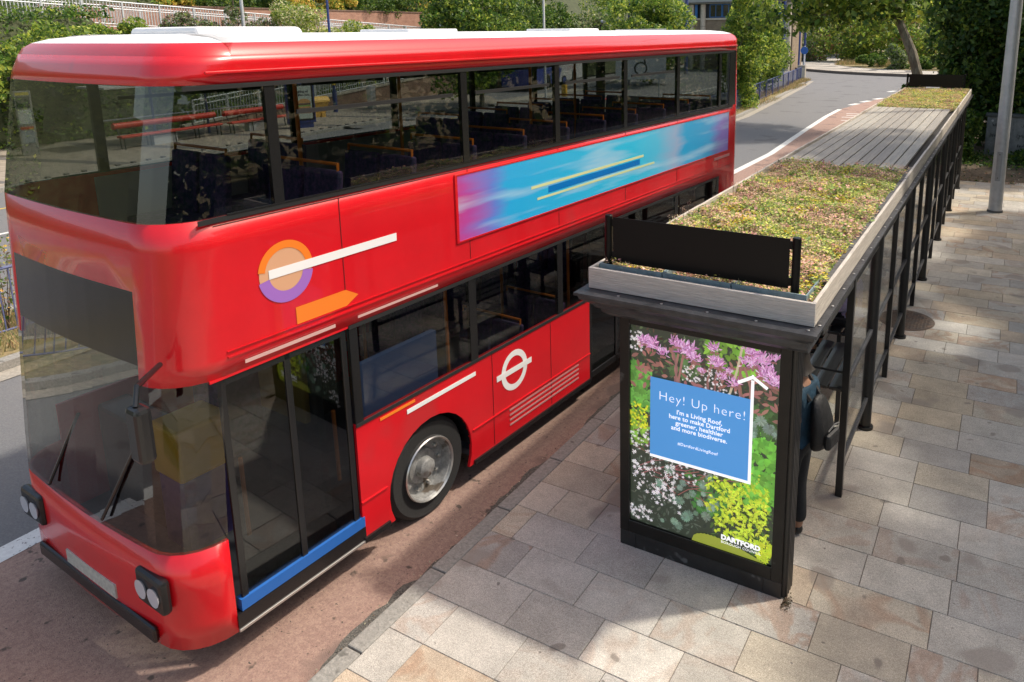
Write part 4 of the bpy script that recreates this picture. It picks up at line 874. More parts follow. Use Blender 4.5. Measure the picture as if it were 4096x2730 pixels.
pole('lamp_column','left one of the paired blue lamp columns by the roundabout',-18.0,73.5,0,10,.09,M_NAVY); pole('lamp_column','right one of the paired blue lamp columns by the roundabout',-17.6,73.9,0,10,.12,M_NAVY)
pole('lamp_column','pale lamp column half hidden in the big platform tree',-34,40.7,1.5,8,.10,M_GALV)
t=empty('short_lamp','short black post top lamp beyond the bus roof','lamp',(-27.6,51.6,0),0); MB().tube([(0,0,0),(0,0,4.5)],[.07,.05],10).build('column',M_BLK,t); MB().lathe([(0,4.62),(.16,4.62),(.2,4.72),(.12,4.82),(0,4.86)],(.22,0,0),14).build('lamp_head',mat('lampgrey',(.3,.33,.36),.3),t,smooth=True); MB().tube([(0,0,4.3),(.22,0,4.62)],.03,8).build('bracket',M_BLK,t); MB().box(-.2,.2,-.15,.15,3.72,3.82).build('collar_box',M_GALV,t)
# --- bus station shelter, benches, totem, ad unit, grit bin
t=empty('platform_shelter','open platform shelter with flat grey roof over the red benches','shelter',(-29.9,15.6,0))
MB().box(-1.0,.9,0,8.2,2.28,2.36).build('roof',mat('roof_grey',(.40,.39,.38),.6),t,bevel=.01)
for y in (.5,2.6,5.0,7.9): MB().cyl(-.6,y,0,2.3,.05,12).build('post',M_NAVY2,t,smooth=True)
MB().tube([(-.6,.4,1.0),(-.6,8.0,1.0)],.035,8).build('rail',M_GALV,t); MB().box(-.612,-.604,.55,7.85,1.1,2.1).build('glazing',M_GL,t)
M_REDP=mat('red_bench',(.50,.045,.03),.45,n=(4,.2))
def redbench(L_,n,loc,label):
    t=empty('red_bench',label,'bench',loc,R(3),'red platform benches')
    MB().tube([(-.28,0,.86),(-.28,L_,.86)],.12,12).build('backrest',M_REDP,t,smooth=True); MB().tube([(.02,0,.47),(.02,L_,.47)],.05,8).tube([(.16,0,.47),(.16,L_,.47)],.05,8).box(-.12,.2,0,L_,.43,.5).build('seat',M_REDP,t)
    for k in range(n+1):
        y=.1+(L_-.2)*k/n; MB().tube([(-.24,y,.8),(-.1,y,.46),(-.05,y,0)],.025,6).tube([(.15,y,.45),(.18,y,0)],.025,6).build('leg',M_BLK,t)
    for k in range(1,n+1):
        y=.1+(L_-.2)*(k-.5)/n; MB().tube([(-.15,y,.5),(-.14,y,.7),(.06,y,.74),(.16,y,.66)],.022,6).build('armrest',M_BLK,t)
    MB().box(-.2,.1,L_*.3,L_*.3+1,.0,.36).build('heater_box',mat('pale_box',(.45,.45,.45),.6),t); return t
redbench(4.4,4,(-29.2,16.0,0),'longer red platform bench, on the left, seen through the bus'); redbench(3.2,3,(-29.25,20.7,0),'shorter red platform bench, next to the advertising unit')
t=empty('timetable_totem','tall grey timetable post with a yellow top strip at the far left','bus stop sign',(-31.0,13.8,0),R(75))
MB().box(-.26,.26,-.09,.09,0,2.33).build('body',mat('totem_grey',(.27,.26,.25),.5),t,bevel=.02)
for (z0,z1,c,nm) in [(2.18,2.28,(.62,.50,.05),'yellow_strip'),(1.72,2.14,(.05,.05,.05),'route_panel'),(1.15,1.65,(.55,.58,.56),'timetable'),(.95,1.05,(.5,.1,.05),'red_strip'),(.45,.9,(.32,.35,.38),'map_panel')]: MB().box(-.2,.2,-.096,-.09,z0,z1).build(nm,mat('tt_'+nm,c,.5,n=(30,.3)),t)
t=empty('advertising_unit','freestanding blue advertising unit with a burger poster on the far platform','advertising unit',(-28.0,23.5,0),R(68))
MB().box(-.62,.62,-.16,.16,.22,2.05).build('case',M_NAVY,t,bevel=.03); MB().box(-.5,.5,-.12,.12,0,.22).build('base',M_NAVY,t)
f=MB().box(-.56,.56,-.17,-.16,.34,1.98).build('frame',M_BLK,t)
p=MB().box(-.47,.47,-.176,-.17,.42,1.9).build('poster',mat('poster_sage',(.42,.47,.42),.4,n=(2,.1)),t)
def disc(cx,cz,rx,rz,y,m,nm,a0=0,a1=2*PI):
    pts=[(cx+rx*math.cos(a0+(a1-a0)*k/24),cz+rz*math.sin(a0+(a1-a0)*k/24)) for k in range(25 if a1-a0<6 else 24)]; b=MB(); b.add([(x,y,z) for x,z in pts],[tuple(range(len(pts)))]); o=b.build(nm,m,p); return o
BUN=mat('bun',(.50,.27,.10),.6); PAT=mat('patty',(.10,.05,.03),.7); LET=mat('lettuce',(.22,.36,.05),.6)
disc(.12,1.12,.30,.20,-.1785,BUN,'burger_top',0,PI)
for z,h,m in ((1.04,.07,PAT),(.98,.05,LET),(.90,.07,BUN),(.83,.06,PAT),(.77,.05,LET),(.66,.09,BUN)): 
    b=MB(); b.add([(-.18,-.1785,z),(.42,-.1785,z),(.42,-.1785,z+h),(-.18,-.1785,z+h)],[(0,1,2,3)]); b.build('burger_layer',m,p)
disc(-.27,1.05,.13,.13,-.1788,mat('badge',(.75,.45,.03),.5),'badge')
b=MB(); b.add([(-.42,-.1788,1.68),(-.29,-.1788,1.68),(-.29,-.1788,1.84),(-.42,-.1788,1.84)],[(0,1,2,3)]); b.build('logo_square',mat('logo_red',(.6,.06,.03),.5),p)
M_TXT=mat('dark_text',(.04,.04,.045),.6)
text('Calling all',.15,M_TXT,p,loc=(.05,-.179,1.60),align='CENTER',off=.004); text('Big Mac fans.',.15,M_TXT,p,loc=(.05,-.179,1.45),align='CENTER',off=.004)
M_BIN=mat('bin_yellow',(.66,.40,.10),.55,n=(3,.15))
t=empty('grit_bin','dull yellow plastic grit bin standing against the ramp wall','grit bin',(-30.9,26.9,0),R(75))
b=MB(); vs=[]
for (z,x,y) in ((.0,.36,.26),(.2,.38,.28),(.75,.55,.38)): vs+=[(-x,-y,z),(x,-y,z),(x,y,z),(-x,y,z)]
b.add(vs,[(3,2,1,0)]+[(i*4+k,i*4+(k+1)%4,(i+1)*4+(k+1)%4,(i+1)*4+k) for i in range(2) for k in range(4)]+[(8,9,10,11)]); b.build('body',M_BIN,t,bevel=.03)
b=MB(); pr=[(-.42+.84*k/10,.74+.30*math.sin(PI*(.08+.84*(k/10))**.8)) for k in range(11)]; b.prism([(-.44,.74)]+pr+[(.44,.74)],-.60,.60,'x'); b.build('lid',M_BIN,t,bevel=.04)
MB().box(-.12,.12,-.28,-.27,.78,.86).build('white_label',mat('lab',(.7,.7,.68),.6),t)
MB().box(-.34,-.14,-.34,-.2,0,.22).box(.14,.34,-.34,-.2,0,.22).build('foot',M_BIN,t)
t=empty('street_box','slim grey steel service pillar right of the blue lamp column','service pillar',(-31.3,31.2,0)); MB().box(-.15,.15,-.2,.2,0,1.25).build('case',M_GALV,t,bevel=.02); MB().box(.15,.158,-.16,.16,.1,1.1).build('door',M_GALV,t)
# direction sign
t=empty('direction_sign','large white direction sign seen through the rear upper windows of the bus','road sign',(-19.5,41.5,0),R(27))
MB().box(-1.5,1.5,-.03,.03,1.2,4.15).build('panel',mat('sign_white',(.62,.62,.62),.4),t,bevel=.02)
for x in (-1.1,1.1): MB().cyl(x,.09,-.1,4.1,.045,10).build('post',M_GALV,t)
for s_,x,z,a in (('Priory',.0,3.55,'CENTER'),('shopping',-.05,3.12,'CENTER'),('Palace Lane',-.2,2.65,'CENTER')): text(s_,.42,M_TXT,t,loc=(x,-.034,z),align=a,off=.006)
M_SR=mat('sign_red',(.45,.03,.03),.5)
b=MB(); b.box(.93,1.33,-.036,-.031,3.15,3.75); b.build('hospital_square',M_SR,t); text('H',.5,mat('sign_white'),t,loc=(1.13,-.04,3.28),align='CENTER',off=.02)
b=MB(); b.box(.90,1.40,-.036,-.031,2.65,2.9); b.build('emergency_plate',M_SR,t); text('A&E',.24,mat('sign_white'),t,loc=(1.15,-.04,2.69),align='CENTER',off=.006)
b=MB(); n=32; r0,r1=.30,.40; vs=[]
for k in range(n+1):
    a=R(-60+300*k/n); 
    for r in (r0,r1): vs.append((.0+r*math.cos(a),-.036,1.85+r*math.sin(a)))
b.add(vs,[(2*k,2*k+1,2*k+3,2*k+2) for k in range(n)]); b.box(.18,.30,-.036,-.034,2.1,2.6,None); b.box(.35,.8,-.036,-.034,1.5,1.62); b.build('roundabout_symbol',M_TXT,t)
# keep left bollard
for (x,y,l) in [(-24.6,46.2,'small yellow bollard with round white sign on the traffic island, right of the blue bus'),(-24.9,41.6,'small yellow bollard with blue disc beside the platform tree')]:
    t=empty('traffic_bollard',l,'traffic bollard',(x,y,0)); MB().box(-.16,.16,-.12,.12,0,.75).build('body',mat('boll_yellow',(.6,.36,.04),.5),t,bevel=.03); MB().tube([(0,0,.7),(0,0,1.0)],.03,8).build('stem',M_BLK,t)
    o=MB().lathe([(0,-.02),(.27,-.02),(.27,.02),(0,.02)],(0,0,0),24,'x').build('disc',M_BLK,t); o.location=(0,0,1.05); o2=MB().lathe([(0,-.025),(.2,-.025),(.2,.03),(0,.03)],(0,0,0),24,'x').build('disc_face',mat('disc_w',(.5,.52,.55),.5) if y>45 else M_NAVY,o)
t=empty('blue_round_sign','blue round keep left sign at the edge of the roundabout grass','road sign',(-14.9,62.6,0)); MB().cyl(0,0,0,2.6,.06,10).build('post',mat('white_paint'),t); o=MB().lathe([(0,0),(.3,0),(.3,.03),(0,.03)],(0,0,0),24).build('disc',mat('sign_blue',(.03,.12,.42),.4),t); o.location=(0,-.1,2.25); o.rotation_euler=(R(90),0,0)
# --- brown brick building
bd=empty('office_building','brown brick building with cream columns and blue framed windows beyond the station','building',(-30,75,0))
M_BB=brickmat('building_brick',(.21,.155,.10),(.25,.19,.125),(.19,.17,.14),1.0,'XZ',.23,.078); M_CRM=mat('cream_concrete',(.50,.44,.35),.7,n=(2,.15)); M_BFR=mat('window_blue',(.03,.14,.38),.4); M_DGL=mat('dark_glass',(.03,.035,.035),.08,spec=.8,n=(.7,.6)); M_LOU=mat('louvre_grey',(.30,.31,.31),.5,n=(2,.1))
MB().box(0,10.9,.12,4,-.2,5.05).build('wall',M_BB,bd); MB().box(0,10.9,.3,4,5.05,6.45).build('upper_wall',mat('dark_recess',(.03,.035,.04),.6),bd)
MB().box(-.05,10.95,0,.12,4.86,5.05).build('string_course',M_CRM,bd)
for x in (.5,1.75,8.9,10.5):
    b=MB(); b.cyl(x,.0,-.2,2.1,.27,16); b.cyl(x,0,2.13,4.2,.27,16); b.cyl(x,0,4.23,6.4,.27,16); b.build('column',M_CRM,bd,smooth=True)
for x in (1.0,9.6): MB().box(x-.13,x+.13,-.02,.1,5.06,6.4).build('blue_strip',M_BFR,bd)
for k in range(5):
    x=2.4+k*1.35
    if 8.6<x<10.2: continue
    f=MB().box(x,x+1.3,.1,.16,5.1,5.17).box(x,x+1.3,.1,.16,6.33,6.4).box(x,x+.07,.1,.16,5.17,6.33).box(x+1.23,x+1.3,.1,.16,5.17,6.33).box(x+.62,x+.68,.1,.16,5.17,6.33).build('window',M_BFR,bd); MB().box(x+.07,x+1.23,.14,.15,5.17,6.33).build('pane',M_DGL,f)
b=MB()
for k in range(7): b.box(-.2,11.1,-.25+.012*k,.2,6.45+k*.16,6.57+k*.16)
b.build('louvre_fascia',M_LOU,bd)
b=MB(); b.prism([(-2.6,6.35),(.2,7.7),(11.2,7.7),(11.2,6.6),(-.1,6.6),(-2.3,6.15)],-.8,4.5,'y'); b.build('roof',M_LOU,bd)
MB().box(-2.4,-.2,-.5,4,5.9,6.2).build('eaves',mat('blue_dark',(.02,.03,.07),.5),bd)
MB().box(6.2,7.3,-.05,.12,-.2,5.0).build('downpipe_recess',mat('dark_recess'),bd); MB().box(4.75,6.1,.06,.118,3.75,4.35).build('yellow_notice',mat('notice_yellow',(.55,.48,.10),.6,n=(5,.2)),bd)
MB().box(8.2,9.0,.0,.12,3.0,3.9).build('low_window',M_BFR,bd)
for y in (1.5,3.4): MB().cyl(-.1,y,-.2,6.3,.25,12).build('column',M_CRM,bd)
t=empty('blue_shed','blue clad shed behind the left end of the brick building','shed',(-36,88,0)); MB().box(-4,3.4,0,8,0,4.9).build('wall',mat('shed_blue',(.10,.22,.33),.6,n=(2,.1)),t); MB().box(-4.2,3.6,-.2,8.2,4.9,5.9).build('roof',mat('shed_roof',(.5,.5,.5),.6),t)
# --- far single-deck bus
t=empty('single_deck_bus','blue and white single deck bus standing beyond the platform tree','bus',(-29.4,45.0,ZR),R(12.5))
M_BB1=mat('coach_blue',(.03,.05,.26),.35,coat=.4); M_BW=mat('coach_white',(.52,.53,.55),.35,coat=.4); M_BG=mat('coach_glass',(.02,.022,.025),.06,spec=.8)
b=MB(); b.prism([(0,.3),(5.4,.3),(6.2,1.3),(4.6,1.55),(0,1.55)],-2.5,0,'x'); b.build('rear_body',M_BB1,t,bevel=.04)
b=MB(); b.prism([(5.4,.3),(11.6,.3),(11.6,1.55),(4.6,1.55),(6.2,1.3)],-2.499,-.001,'x'); b.build('front_body',M_BW,t,bevel=.02)
MB().box(-2.5,0,0,11.6,2.55,2.95).build('roof',M_BB1,t,bevel=.1); MB().box(-2.48,-.02,.1,11.5,1.551,2.549).build('window_band',M_BG,t)
for k in range(8): MB().box(-.02,.0,.9+k*1.45,.98+k*1.45,1.56,2.54).build('pillar',M_BLK,t)
for k in range(40):
    y=2.6+random.random()*3.6; z=.5+random.random()*.95; b=MB(); s=random.uniform(.04,.14); b.add([(.004+.0005*k/40,y,z),(.004+.0005*k/40,y+s,z+s*.4),(.004+.0005*k/40,y+s*.6,z+s)],[(0,1,2)]); b.build('splash_mark',M_BB1 if y>5 else mat('splash',(.15,.3,.6),.4),t)
M_TY=mat('tyre',(.02,.02,.02),.85,n=(20,.3)); M_RIM=mat('rim',(.42,.42,.42),.4,.6)
for y in (2.9,9.3):
    o=MB().lathe([(.28,-.02),(.47,-.02),(.5,-.06),(.5,-.26),(.28,-.26)],(0,0,0),26,'x').build('wheel',M_TY,t,smooth=True); o.location=(.03,y,.5); MB().lathe([(0,-.06),(.1,-.05),(.14,-.1),(.28,-.04),(.28,-.1)],(0,0,0),20,'x').build('rim',M_RIM,o,smooth=True)
    b=MB(); n=16; b.add([(.003,y+.62*math.cos(PI*k/n),.5+.62*math.sin(PI*k/n)) for k in range(n+1)]+[(.003,y-.62,.3),(.003,y+.62,.3)],[tuple(range(n+3))]); b.build('wheel_arch',M_BLK,t)
text('fastrack',.62,mat('lt_white',(.8,.8,.8),.5),t,loc=(.006,6.6,.78),rot=(R(90),0,R(90)),off=.012)
b=MB(); vs=[]
for k in range(22):
    a=R(70+220*k/21); 
    for r in (.66,.60+.03*math.sin(k/21*PI)): vs.append((.005,8.4+r*1.2*math.cos(a-1.2),1.0+r*.62*math.sin(a-1.2)))
b.add(vs,[(2*k,2*k+1,2*k+3,2*k+2) for k in range(21)]); b.build('swoosh',mat('swoosh_red',(.5,.04,.04),.5),t)
#@@BUS
# ================================================================== RED DOUBLE-DECK BUS
LB=9.62; WB=2.46; HB=4.42; YAW=R(-3.5); PIT=R(-.4)
M_RB=mat('bus_red',(.60,.007,.014),.27,coat=.45,n=(1.1,.07),spots=[(1.6,.70,(.44,.015,.02)),(.7,.66,(.50,.02,.025))]); M_RW=mat('bus_roof_white',(.78,.78,.78),.45,n=(1.5,.06)); M_BK=mat('bus_black',(.012,.012,.013),.25,spec=.5)
M_WG=glass('bus_glass',(.46,.49,.48),1.5); M_RUB=mat('gasket',(.02,.02,.021),.45); M_ALU=mat('bus_trim',(.55,.54,.52),.3,.8)
M_INT=mat('bus_lining',(.34,.34,.33),.7); M_FLR=mat('bus_floor',(.07,.07,.08),.7,n=(9,.2)); M_MOQ=mat('moquette',(.02,.026,.07),.9,n=(22,.4),col2=(.10,.05,.14)); M_ORP=mat('pole_orange',(.55,.15,.015),.4); M_PYL=mat('bus_yellow',(.70,.42,.02),.5)
# root at the front near-side corner on the road; local +y runs to the rear, +x is the kerb side
d3=Vector((math.sin(-YAW)*1,math.cos(YAW),0))
P0=Vector((-4.3309,4.3034,ZR))-d3*1.90
bus=empty('double_deck_bus','red double deck bus passing the shelter, filling the left half','bus',P0,0)
bus.rotation_euler=(PIT,0,YAW)
def g(b,name,m,par=None,**k): return b.build(name,m,par or bus,**k)
def rake(z): return 0 if z<1.1 else .10*((z-1.1)/1.2) if z<2.3 else .10+.05*(z-2.3)/.95 if z<3.25 else .15+.17*(z-3.25)/.9 if z<4.15 else .32+.5*(z-4.15)
def outline(z,inset=0,br=.34):
    """closed outline: start near side rear, forward along the near side, round the nose, back along the far side, tail"""
    f=rake(z)+inset; x0=-inset; x1=-WB+inset; e=LB-inset-(0 if z<3.3 else .06*(z-3.3)); P=[]
    def side(x,ya,yb,n): return [(x,ya+(yb-ya)*i/n) for i in range(n)]
    return f,x0,x1,e
NS=24
def pts_at(z,inset=0,rc=.36,rr=.22):
    f,x0,x1,e=outline(z,inset); P=[]
    ss=SB
    for s in ss[::-1]: P.append((x0,max(s,0)*1.0)) # near side, rear->front (absolute y)
    P=[(x,y) for x,y in P]
    return P
# breakpoints along the side (distance from the nose)
ys_=[.42,1.5]+[1.5+i*(8.75-1.5)/5 for i in range(1,6)]+[LB-.25]
def column_path(z,inset=0):
    f,x0,x1,e=outline(z,inset); rc=.36; rr=.22; P=[];K=[]
    side=[LB-.25,8.75,7.3,5.85,4.4,2.95,1.5,.75]
    P.append((x0,e-rr)); K.append('cn')
    for y in side[1:]: P.append((x0,y)); K.append('n')
    P.append((x0,f+rc)); K.append('n')
    for i in range(1,7): a=R(90*i/6); P.append((x0-rc+rc*math.cos(a),f+rc-rc*math.sin(a))); K.append('c')
    for i in range(1,7): P.append((x0-rc+(x1-x0+2*rc)*i/6,f-.03*math.sin(PI*i/6))); K.append('f')
    for i in range(1,7): a=R(90+90*i/6); P.append((x1+rc+rc*math.cos(a),f+rc-rc*math.sin(a))); K.append('c2')
    for y in side[::-1]: 
        if y<LB-.3: P.append((x1,y)); K.append('s')
    P.append((x1,e-rr)); K.append('s')
    for i in range(1,5): a=R(180-90*i/4); P.append((x1+rr+rr*math.cos(a),e-rr+rr*math.sin(a))); K.append('r')
    P.append((x0-rr,e)); K.append('r')
    for i in range(1,4): a=R(90-90*i/4); P.append((x0-rr+rr*math.cos(a),e-rr+rr*math.sin(a))); K.append('r')
    return P,K
def shell(zs,cls,inset=0):
    """returns dict class->MB for the wall grid"""
    out={}
    cols=[column_path(z,inset) for z in zs]; K=cols[0][1]; n=len(K)
    for j in range(len(zs)-1):
        zc=(zs[j]+zs[j+1])/2
        for i in range(n):
            i2=(i+1)%n; k=K[i2]; a=cols[j][0][i]; b_=cols[j][0][i2]; c=cols[j+1][0][i2]; d=cols[j+1][0][i]
            ym=(a[1]+b_[1])/2; nm=cls(k,zc,ym,i2)
            if nm is None: continue
            m=out.setdefault(nm,MB()); m.add([(a[0],a[1],zs[j]),(b_[0],b_[1],zs[j]),(c[0],c[1],zs[j+1]),(d[0],d[1],zs[j+1])],[(0,1,2,3)])
    return out
ZS=[.26,.45,.7,1.0,1.33,1.7,2.17,2.3,2.5,2.8,3.05,3.25,3.55,3.85,4.10,4.17,4.22,4.28]
def cls(k,z,y,i):
    side=k in('n','s','cn') 
    if k in('n','s') and z<1.33: return None      # lower sides are built with wheel arches
    if k in('n',) and z<2.17 and y<1.5: return None # front door opening
    if k=='c' and z<2.17: return 'gc' if z>1.0 else 'red'
    if k=='c2' and z<2.17: return 'gc2' if z>1.0 else 'red'
    if k=='f' and 1.0<z<2.3: return 'wl'
    if k=='f' and 2.3<z<2.8: return 'dest'
    if k=='f' and 3.25<z<4.1: return 'wu'
    if k in('c',) and 3.25<z<4.1: return 'gcu'
    if k in('c2',) and 3.25<z<4.1: return 'gcu2'
    if k in('n','s') and 1.33<z<2.17: return ('ln' if k=='n' else 'ls') if y<8.75 else 'red'
    if k in('n','s') and 3.25<z<4.10: return 'un' if k=='n' else 'us'
    if k=='r' and 3.3<z<4.0: return 'wr'
    return 'red'
S=shell(ZS,cls)
o=g(S['red'],'body',M_RB,smooth=True); so_=o.modifiers.new('thickness','SOLIDIFY'); so_.thickness=.03; so_.offset=1
if True:
    me=o.data; bm=bmesh.new(); bm.from_mesh(me); bmesh.ops.remove_doubles(bm,verts=bm.verts,dist=.0005); bmesh.ops.recalc_face_normals(bm,faces=bm.faces); bm.to_mesh(me); bm.free(); me.update()
    so_.offset=-1; me.set_sharp_from_angle(angle=R(35))
for k,nm in (('gc','front_corner_glass'),('gc2','front_corner_glass'),('wl','windscreen'),('wu','upper_windscreen'),('gcu','upper_corner_glass'),('gcu2','upper_corner_glass'),('wr','rear_window'),('un','upper_side_glazing'),('us','upper_side_glazing'),('ln','lower_side_glazing'),('ls','lower_side_glazing')): g(S[k],nm,M_WG,smooth=True)
dd=g(S['dest'],'destination_display',M_BK)
# roof: rounded cant rail then white roof skin
def ring_at(z,inset): return [(x,y,z) for x,y in column_path(4.28,inset)[0]]
RR=[(4.28,0),(4.325,.025),(4.36,.07)]; RW=[(4.36,.07),(4.39,.16),(4.41,.32),(4.42,.62)]
for prof_,nm,m in ((RR,'cant_rail',M_RB),(RW,'roof',M_RW)):
    b=MB(); n=len(ring_at(0,0)); 
    for z,i in prof_: b.v+= ring_at(z,i)
    for j in range(len(prof_)-1):
        for k in range(n): b.f.append((j*n+k,j*n+(k+1)%n,(j+1)*n+(k+1)%n,(j+1)*n+k)); b.mi.append(0)
    if nm=='roof': b.f.append(tuple(range((len(prof_)-1)*n,len(prof_)*n))); b.mi.append(0)
    g(b,nm,m,smooth=True)
b=MB(); b.prism([(-1.75,4.40),(-.75,4.40),(-.80,4.47),(-1.7,4.47)],1.0,1.9,'y'); g(b,'roof_pod',M_RW,bevel=.03)
for y in (3.2,6.0): g(MB().box(-1.6,-.9,y,y+.7,4.41,4.45),'roof_hatch',M_RW,bevel=.015)
# drip rail and gaskets along both sides
for x in (.002,-WB-.002):
    s=1 if x>-1 else -1
    g(MB().box(min(x,x+s*.02),max(x,x+s*.02),.55,LB-.25,4.165,4.185),'drip_rail',M_RB,bevel=.005)
    for z,h in ((3.235,.035),(4.085,.03),(1.315,.03),(2.155,.03)): g(MB().box(min(x,x+s*.008),max(x,x+s*.008),.40 if z>3 else 1.5,LB-.35 if z>3 else 8.78,z-h/2,z+h/2),'gasket',M_RUB)
    g(MB().box(min(x,x+s*.012),max(x,x+s*.012),.6,LB-.35,3.252,3.262),'sill_trim',M_BK)
    g(MB().box(min(x,x+s*.01),max(x,x+s*.01),.5,LB-.3,2.285,2.30).box(min(x,x+s*.01),max(x,x+s*.01),.5,LB-.3,2.33,2.336),'body_moulding',M_RB)
    for i,y in enumerate([1.0+.0,2.95,4.4,5.85,7.3,8.75]):
        g(MB().box(x-s*.035,x+s*.003,y-.04,y+.04,3.25,4.10),'window_pillar',M_BK)
        if y>1.2: g(MB().box(x-s*.035,x+s*.003,y-.05,y+.05,1.33,2.17),'window_pillar',M_BK)
    g(MB().box(x-s*.03,x+s*.004,1.5,1.58,1.33,2.17),'window_pillar',M_BK); g(MB().box(x-s*.03,x+s*.002,LB-.5,LB-.25,3.25,4.10),'window_pillar',M_BK)
    for y in (1.2,3.1,4.55,6.0): g(MB().box(x-s*.01,x+s*.008,y,y+1.15 if y>1.3 else y+1.6,3.86,3.89),'hopper_rail',M_RUB)
# lower side panels with wheel arches
FA,RA_=2.33,7.05; ARC=.53
def sidepanel(y0,y1,z0,z1,arches):
    P=[(y0,z0)]
    for c in arches:
        n=18; zc=.48; a0=math.asin((z0-zc)/ARC)
        for k in range(n+1): a=PI-a0-(PI-2*a0)*k/n; P.append((c+ARC*math.cos(a),zc+ARC*math.sin(a)))
    P+= [(y1,z0),(y1,z1),(y0,z1)]; return P
b=MB(); b.prism(sidepanel(1.5,5.0,.26,1.33,[FA]),-.03,0,'x'); b.prism(sidepanel(6.3,LB-.22,.26,1.33,[RA_+.35]),-.03,0,'x'); g(b,'kerb_side_skirt',M_RB)
RAY=RA_+.35
b=MB(); b.prism(sidepanel(.36,LB-.22,.26,1.33,[FA,RAY]),-WB,-WB+.03,'x'); g(b,'road_side_skirt',M_RB)
# nearside skirt trim
b=MB(); b.box(.0,.012,1.5,FA-ARC-.02,.615,.628).box(.0,.012,FA+ARC+.02,5.0,.615,.628).box(.0,.012,6.3,RAY-ARC-.02,.615,.628); g(b,'skirt_moulding',M_RB)
g(MB().box(-.02,.02,1.5,FA-ARC-.02,.255,.30),'skirt_edge',M_BK); g(MB().box(-.02,.02,FA+ARC+.02,5.0,.255,.30),'skirt_edge',M_BK)
b=MB()
for k in range(4): b.box(.001,.006,3.45,4.75,.40+k*.055,.418+k*.055)
g(b,'vent_louvre',mat('louvre_pale',(.45,.2,.2),.4))
for y in (FA,RAY):
    for s,x in ((1,-.02),(-1,-WB+.02)):
        b=MB(); n=18; vs=[(x-s*.0,y+(ARC-.002)*math.cos(PI*k/n*1.0),.48+(ARC-.002)*math.sin(PI*k/n)) for k in range(n+1)]; vs2=[(x-s*.45,a,c) for _,a,c in vs]; b.add(vs+vs2,[(k,k+1,n+2+k,n+1+k) for k in range(n)]); b.add([(x-s*.45,y-ARC,.2),(x-s*.45,y+ARC,.2),(x-s*.45,y+ARC,1.02),(x-s*.45,y-ARC,1.02)],[(0,1,2,3)]); g(b,'wheel_arch',M_BK)
        wz=.48+(y-1.9)*math.sin(-PIT)
        w_=MB().lathe([(.29,.0),(.31,-.03),(.44,-.015),(.475,-.05),(.48,-.1),(.48,-.22),(.44,-.27),(.29,-.27)],(0,0,0),36,'x').build('wheel',M_TY,bus,smooth=True); w_.location=(x-s*.02,y,wz); 
        if s<0: w_.rotation_euler=(0,0,PI)
        MB().lathe([(.292,-.005),(.275,-.02),(.262,-.11),(.17,-.13),(.16,-.10),(.10,-.09),(.09,-.03),(.07,-.015),(0,-.01)],(0,0,0),32,'x').build('rim',mat('rim_light',(.33,.33,.32),.45,.4,n=(8,.4),spots=[(5,.60,(.12,.10,.08))]),w_,smooth=True)
        MB().lathe([(.305,.0),(.298,.012),(.285,.0)],(0,0,0),36,'x').build('rim_ring',M_ALU,w_,smooth=True)
        b=MB()
        for k in range(10): a=2*PI*k/10; b.lathe([(.02,-.13),(.02,-.095),(0,-.085)],(0,.215*math.cos(a),.215*math.sin(a)),6,'x')
        b.build('wheel_nut',M_ALU,w_)
# floor, ceiling, interior
b=MB(); b.prism([(-.04,.35),(-.04,1.75),(-.56,1.75),(-.56,2.92),(-.04,2.92),(-.04,6.8),(-.56,6.8),(-.56,8.0),(-.04,8.0),(-.04,LB-.15),(-WB+.04,LB-.15),(-WB+.04,8.0),(-WB+.56,8.0),(-WB+.56,6.8),(-WB+.04,6.8),(-WB+.04,2.92),(-WB+.56,2.92),(-WB+.56,1.75),(-WB+.04,1.75),(-WB+.04,.35)],.30,.36); g(b,'lower_floor',M_FLR); b=MB(); b.box(-WB+.04,-.04,.75,LB-.15,2.24,2.36); g(b,'upper_floor',M_FLR)
g(MB().box(-WB+.12,-.12,.5,LB-.2,4.17,4.20),'ceiling',M_INT)
for x in (-.05,-WB+.04): g(MB().box(x,x+.01,.9,LB-.2,2.37,3.22),'inner_lining',M_INT)
g(MB().box(-WB+.05,-.05,LB-.14,LB-.13,.36,3.3),'rear_bulkhead',M_INT)
g(MB().box(-WB+.05,-.05,8.0,8.05,.36,2.2),'engine_bulkhead',mat('dk_red_panel',(.12,.01,.012),.5))
def seat(x,y,z):
    w_=.86; b=MB(); b.box(x-w_/2,x+w_/2,y,y+.42,z+.38,z+.48); b.prism([(y+.40,z+.42),(y+.47,z+1.02),(y+.53,z+1.02),(y+.48,z+.42)],x-w_/2,x-.02,'x'); b.prism([(y+.40,z+.42),(y+.47,z+1.02),(y+.53,z+1.02),(y+.48,z+.42)],x+.02,x+w_/2,'x'); b.box(x-.05,x+.05,y+.1,y+.3,z,z+.38)
    return b
first=None
for (z,ya,n,xs_) in ((2.36,1.1,10,(-.50,-WB+.50)),(.36,3.3,5,(-.50,-WB+.50))):
    for i in range(n):
        for x in xs_:
            if z>2 and x<-1.5 and 2<=i<=3: continue
            if z<1 and x>-1 and 1<i<4: continue
            y=ya+i*.78
            if first is None:
                first=g(seat(-.5,0,0),'seat',M_MOQ,bevel=.02); hr=MB().tube([(-.5-.4,.49,.95),(-.5-.4,.5,1.07),(-.5+.4,.5,1.07),(-.5+.4,.49,.95)],.014,6).build('grab_handle',M_ORP,first); c=first
            else:
                c=first.copy(); COL.objects.link(c); h=hr.copy(); COL.objects.link(h); h.parent=c
            c.location=(x+.5,y,z)
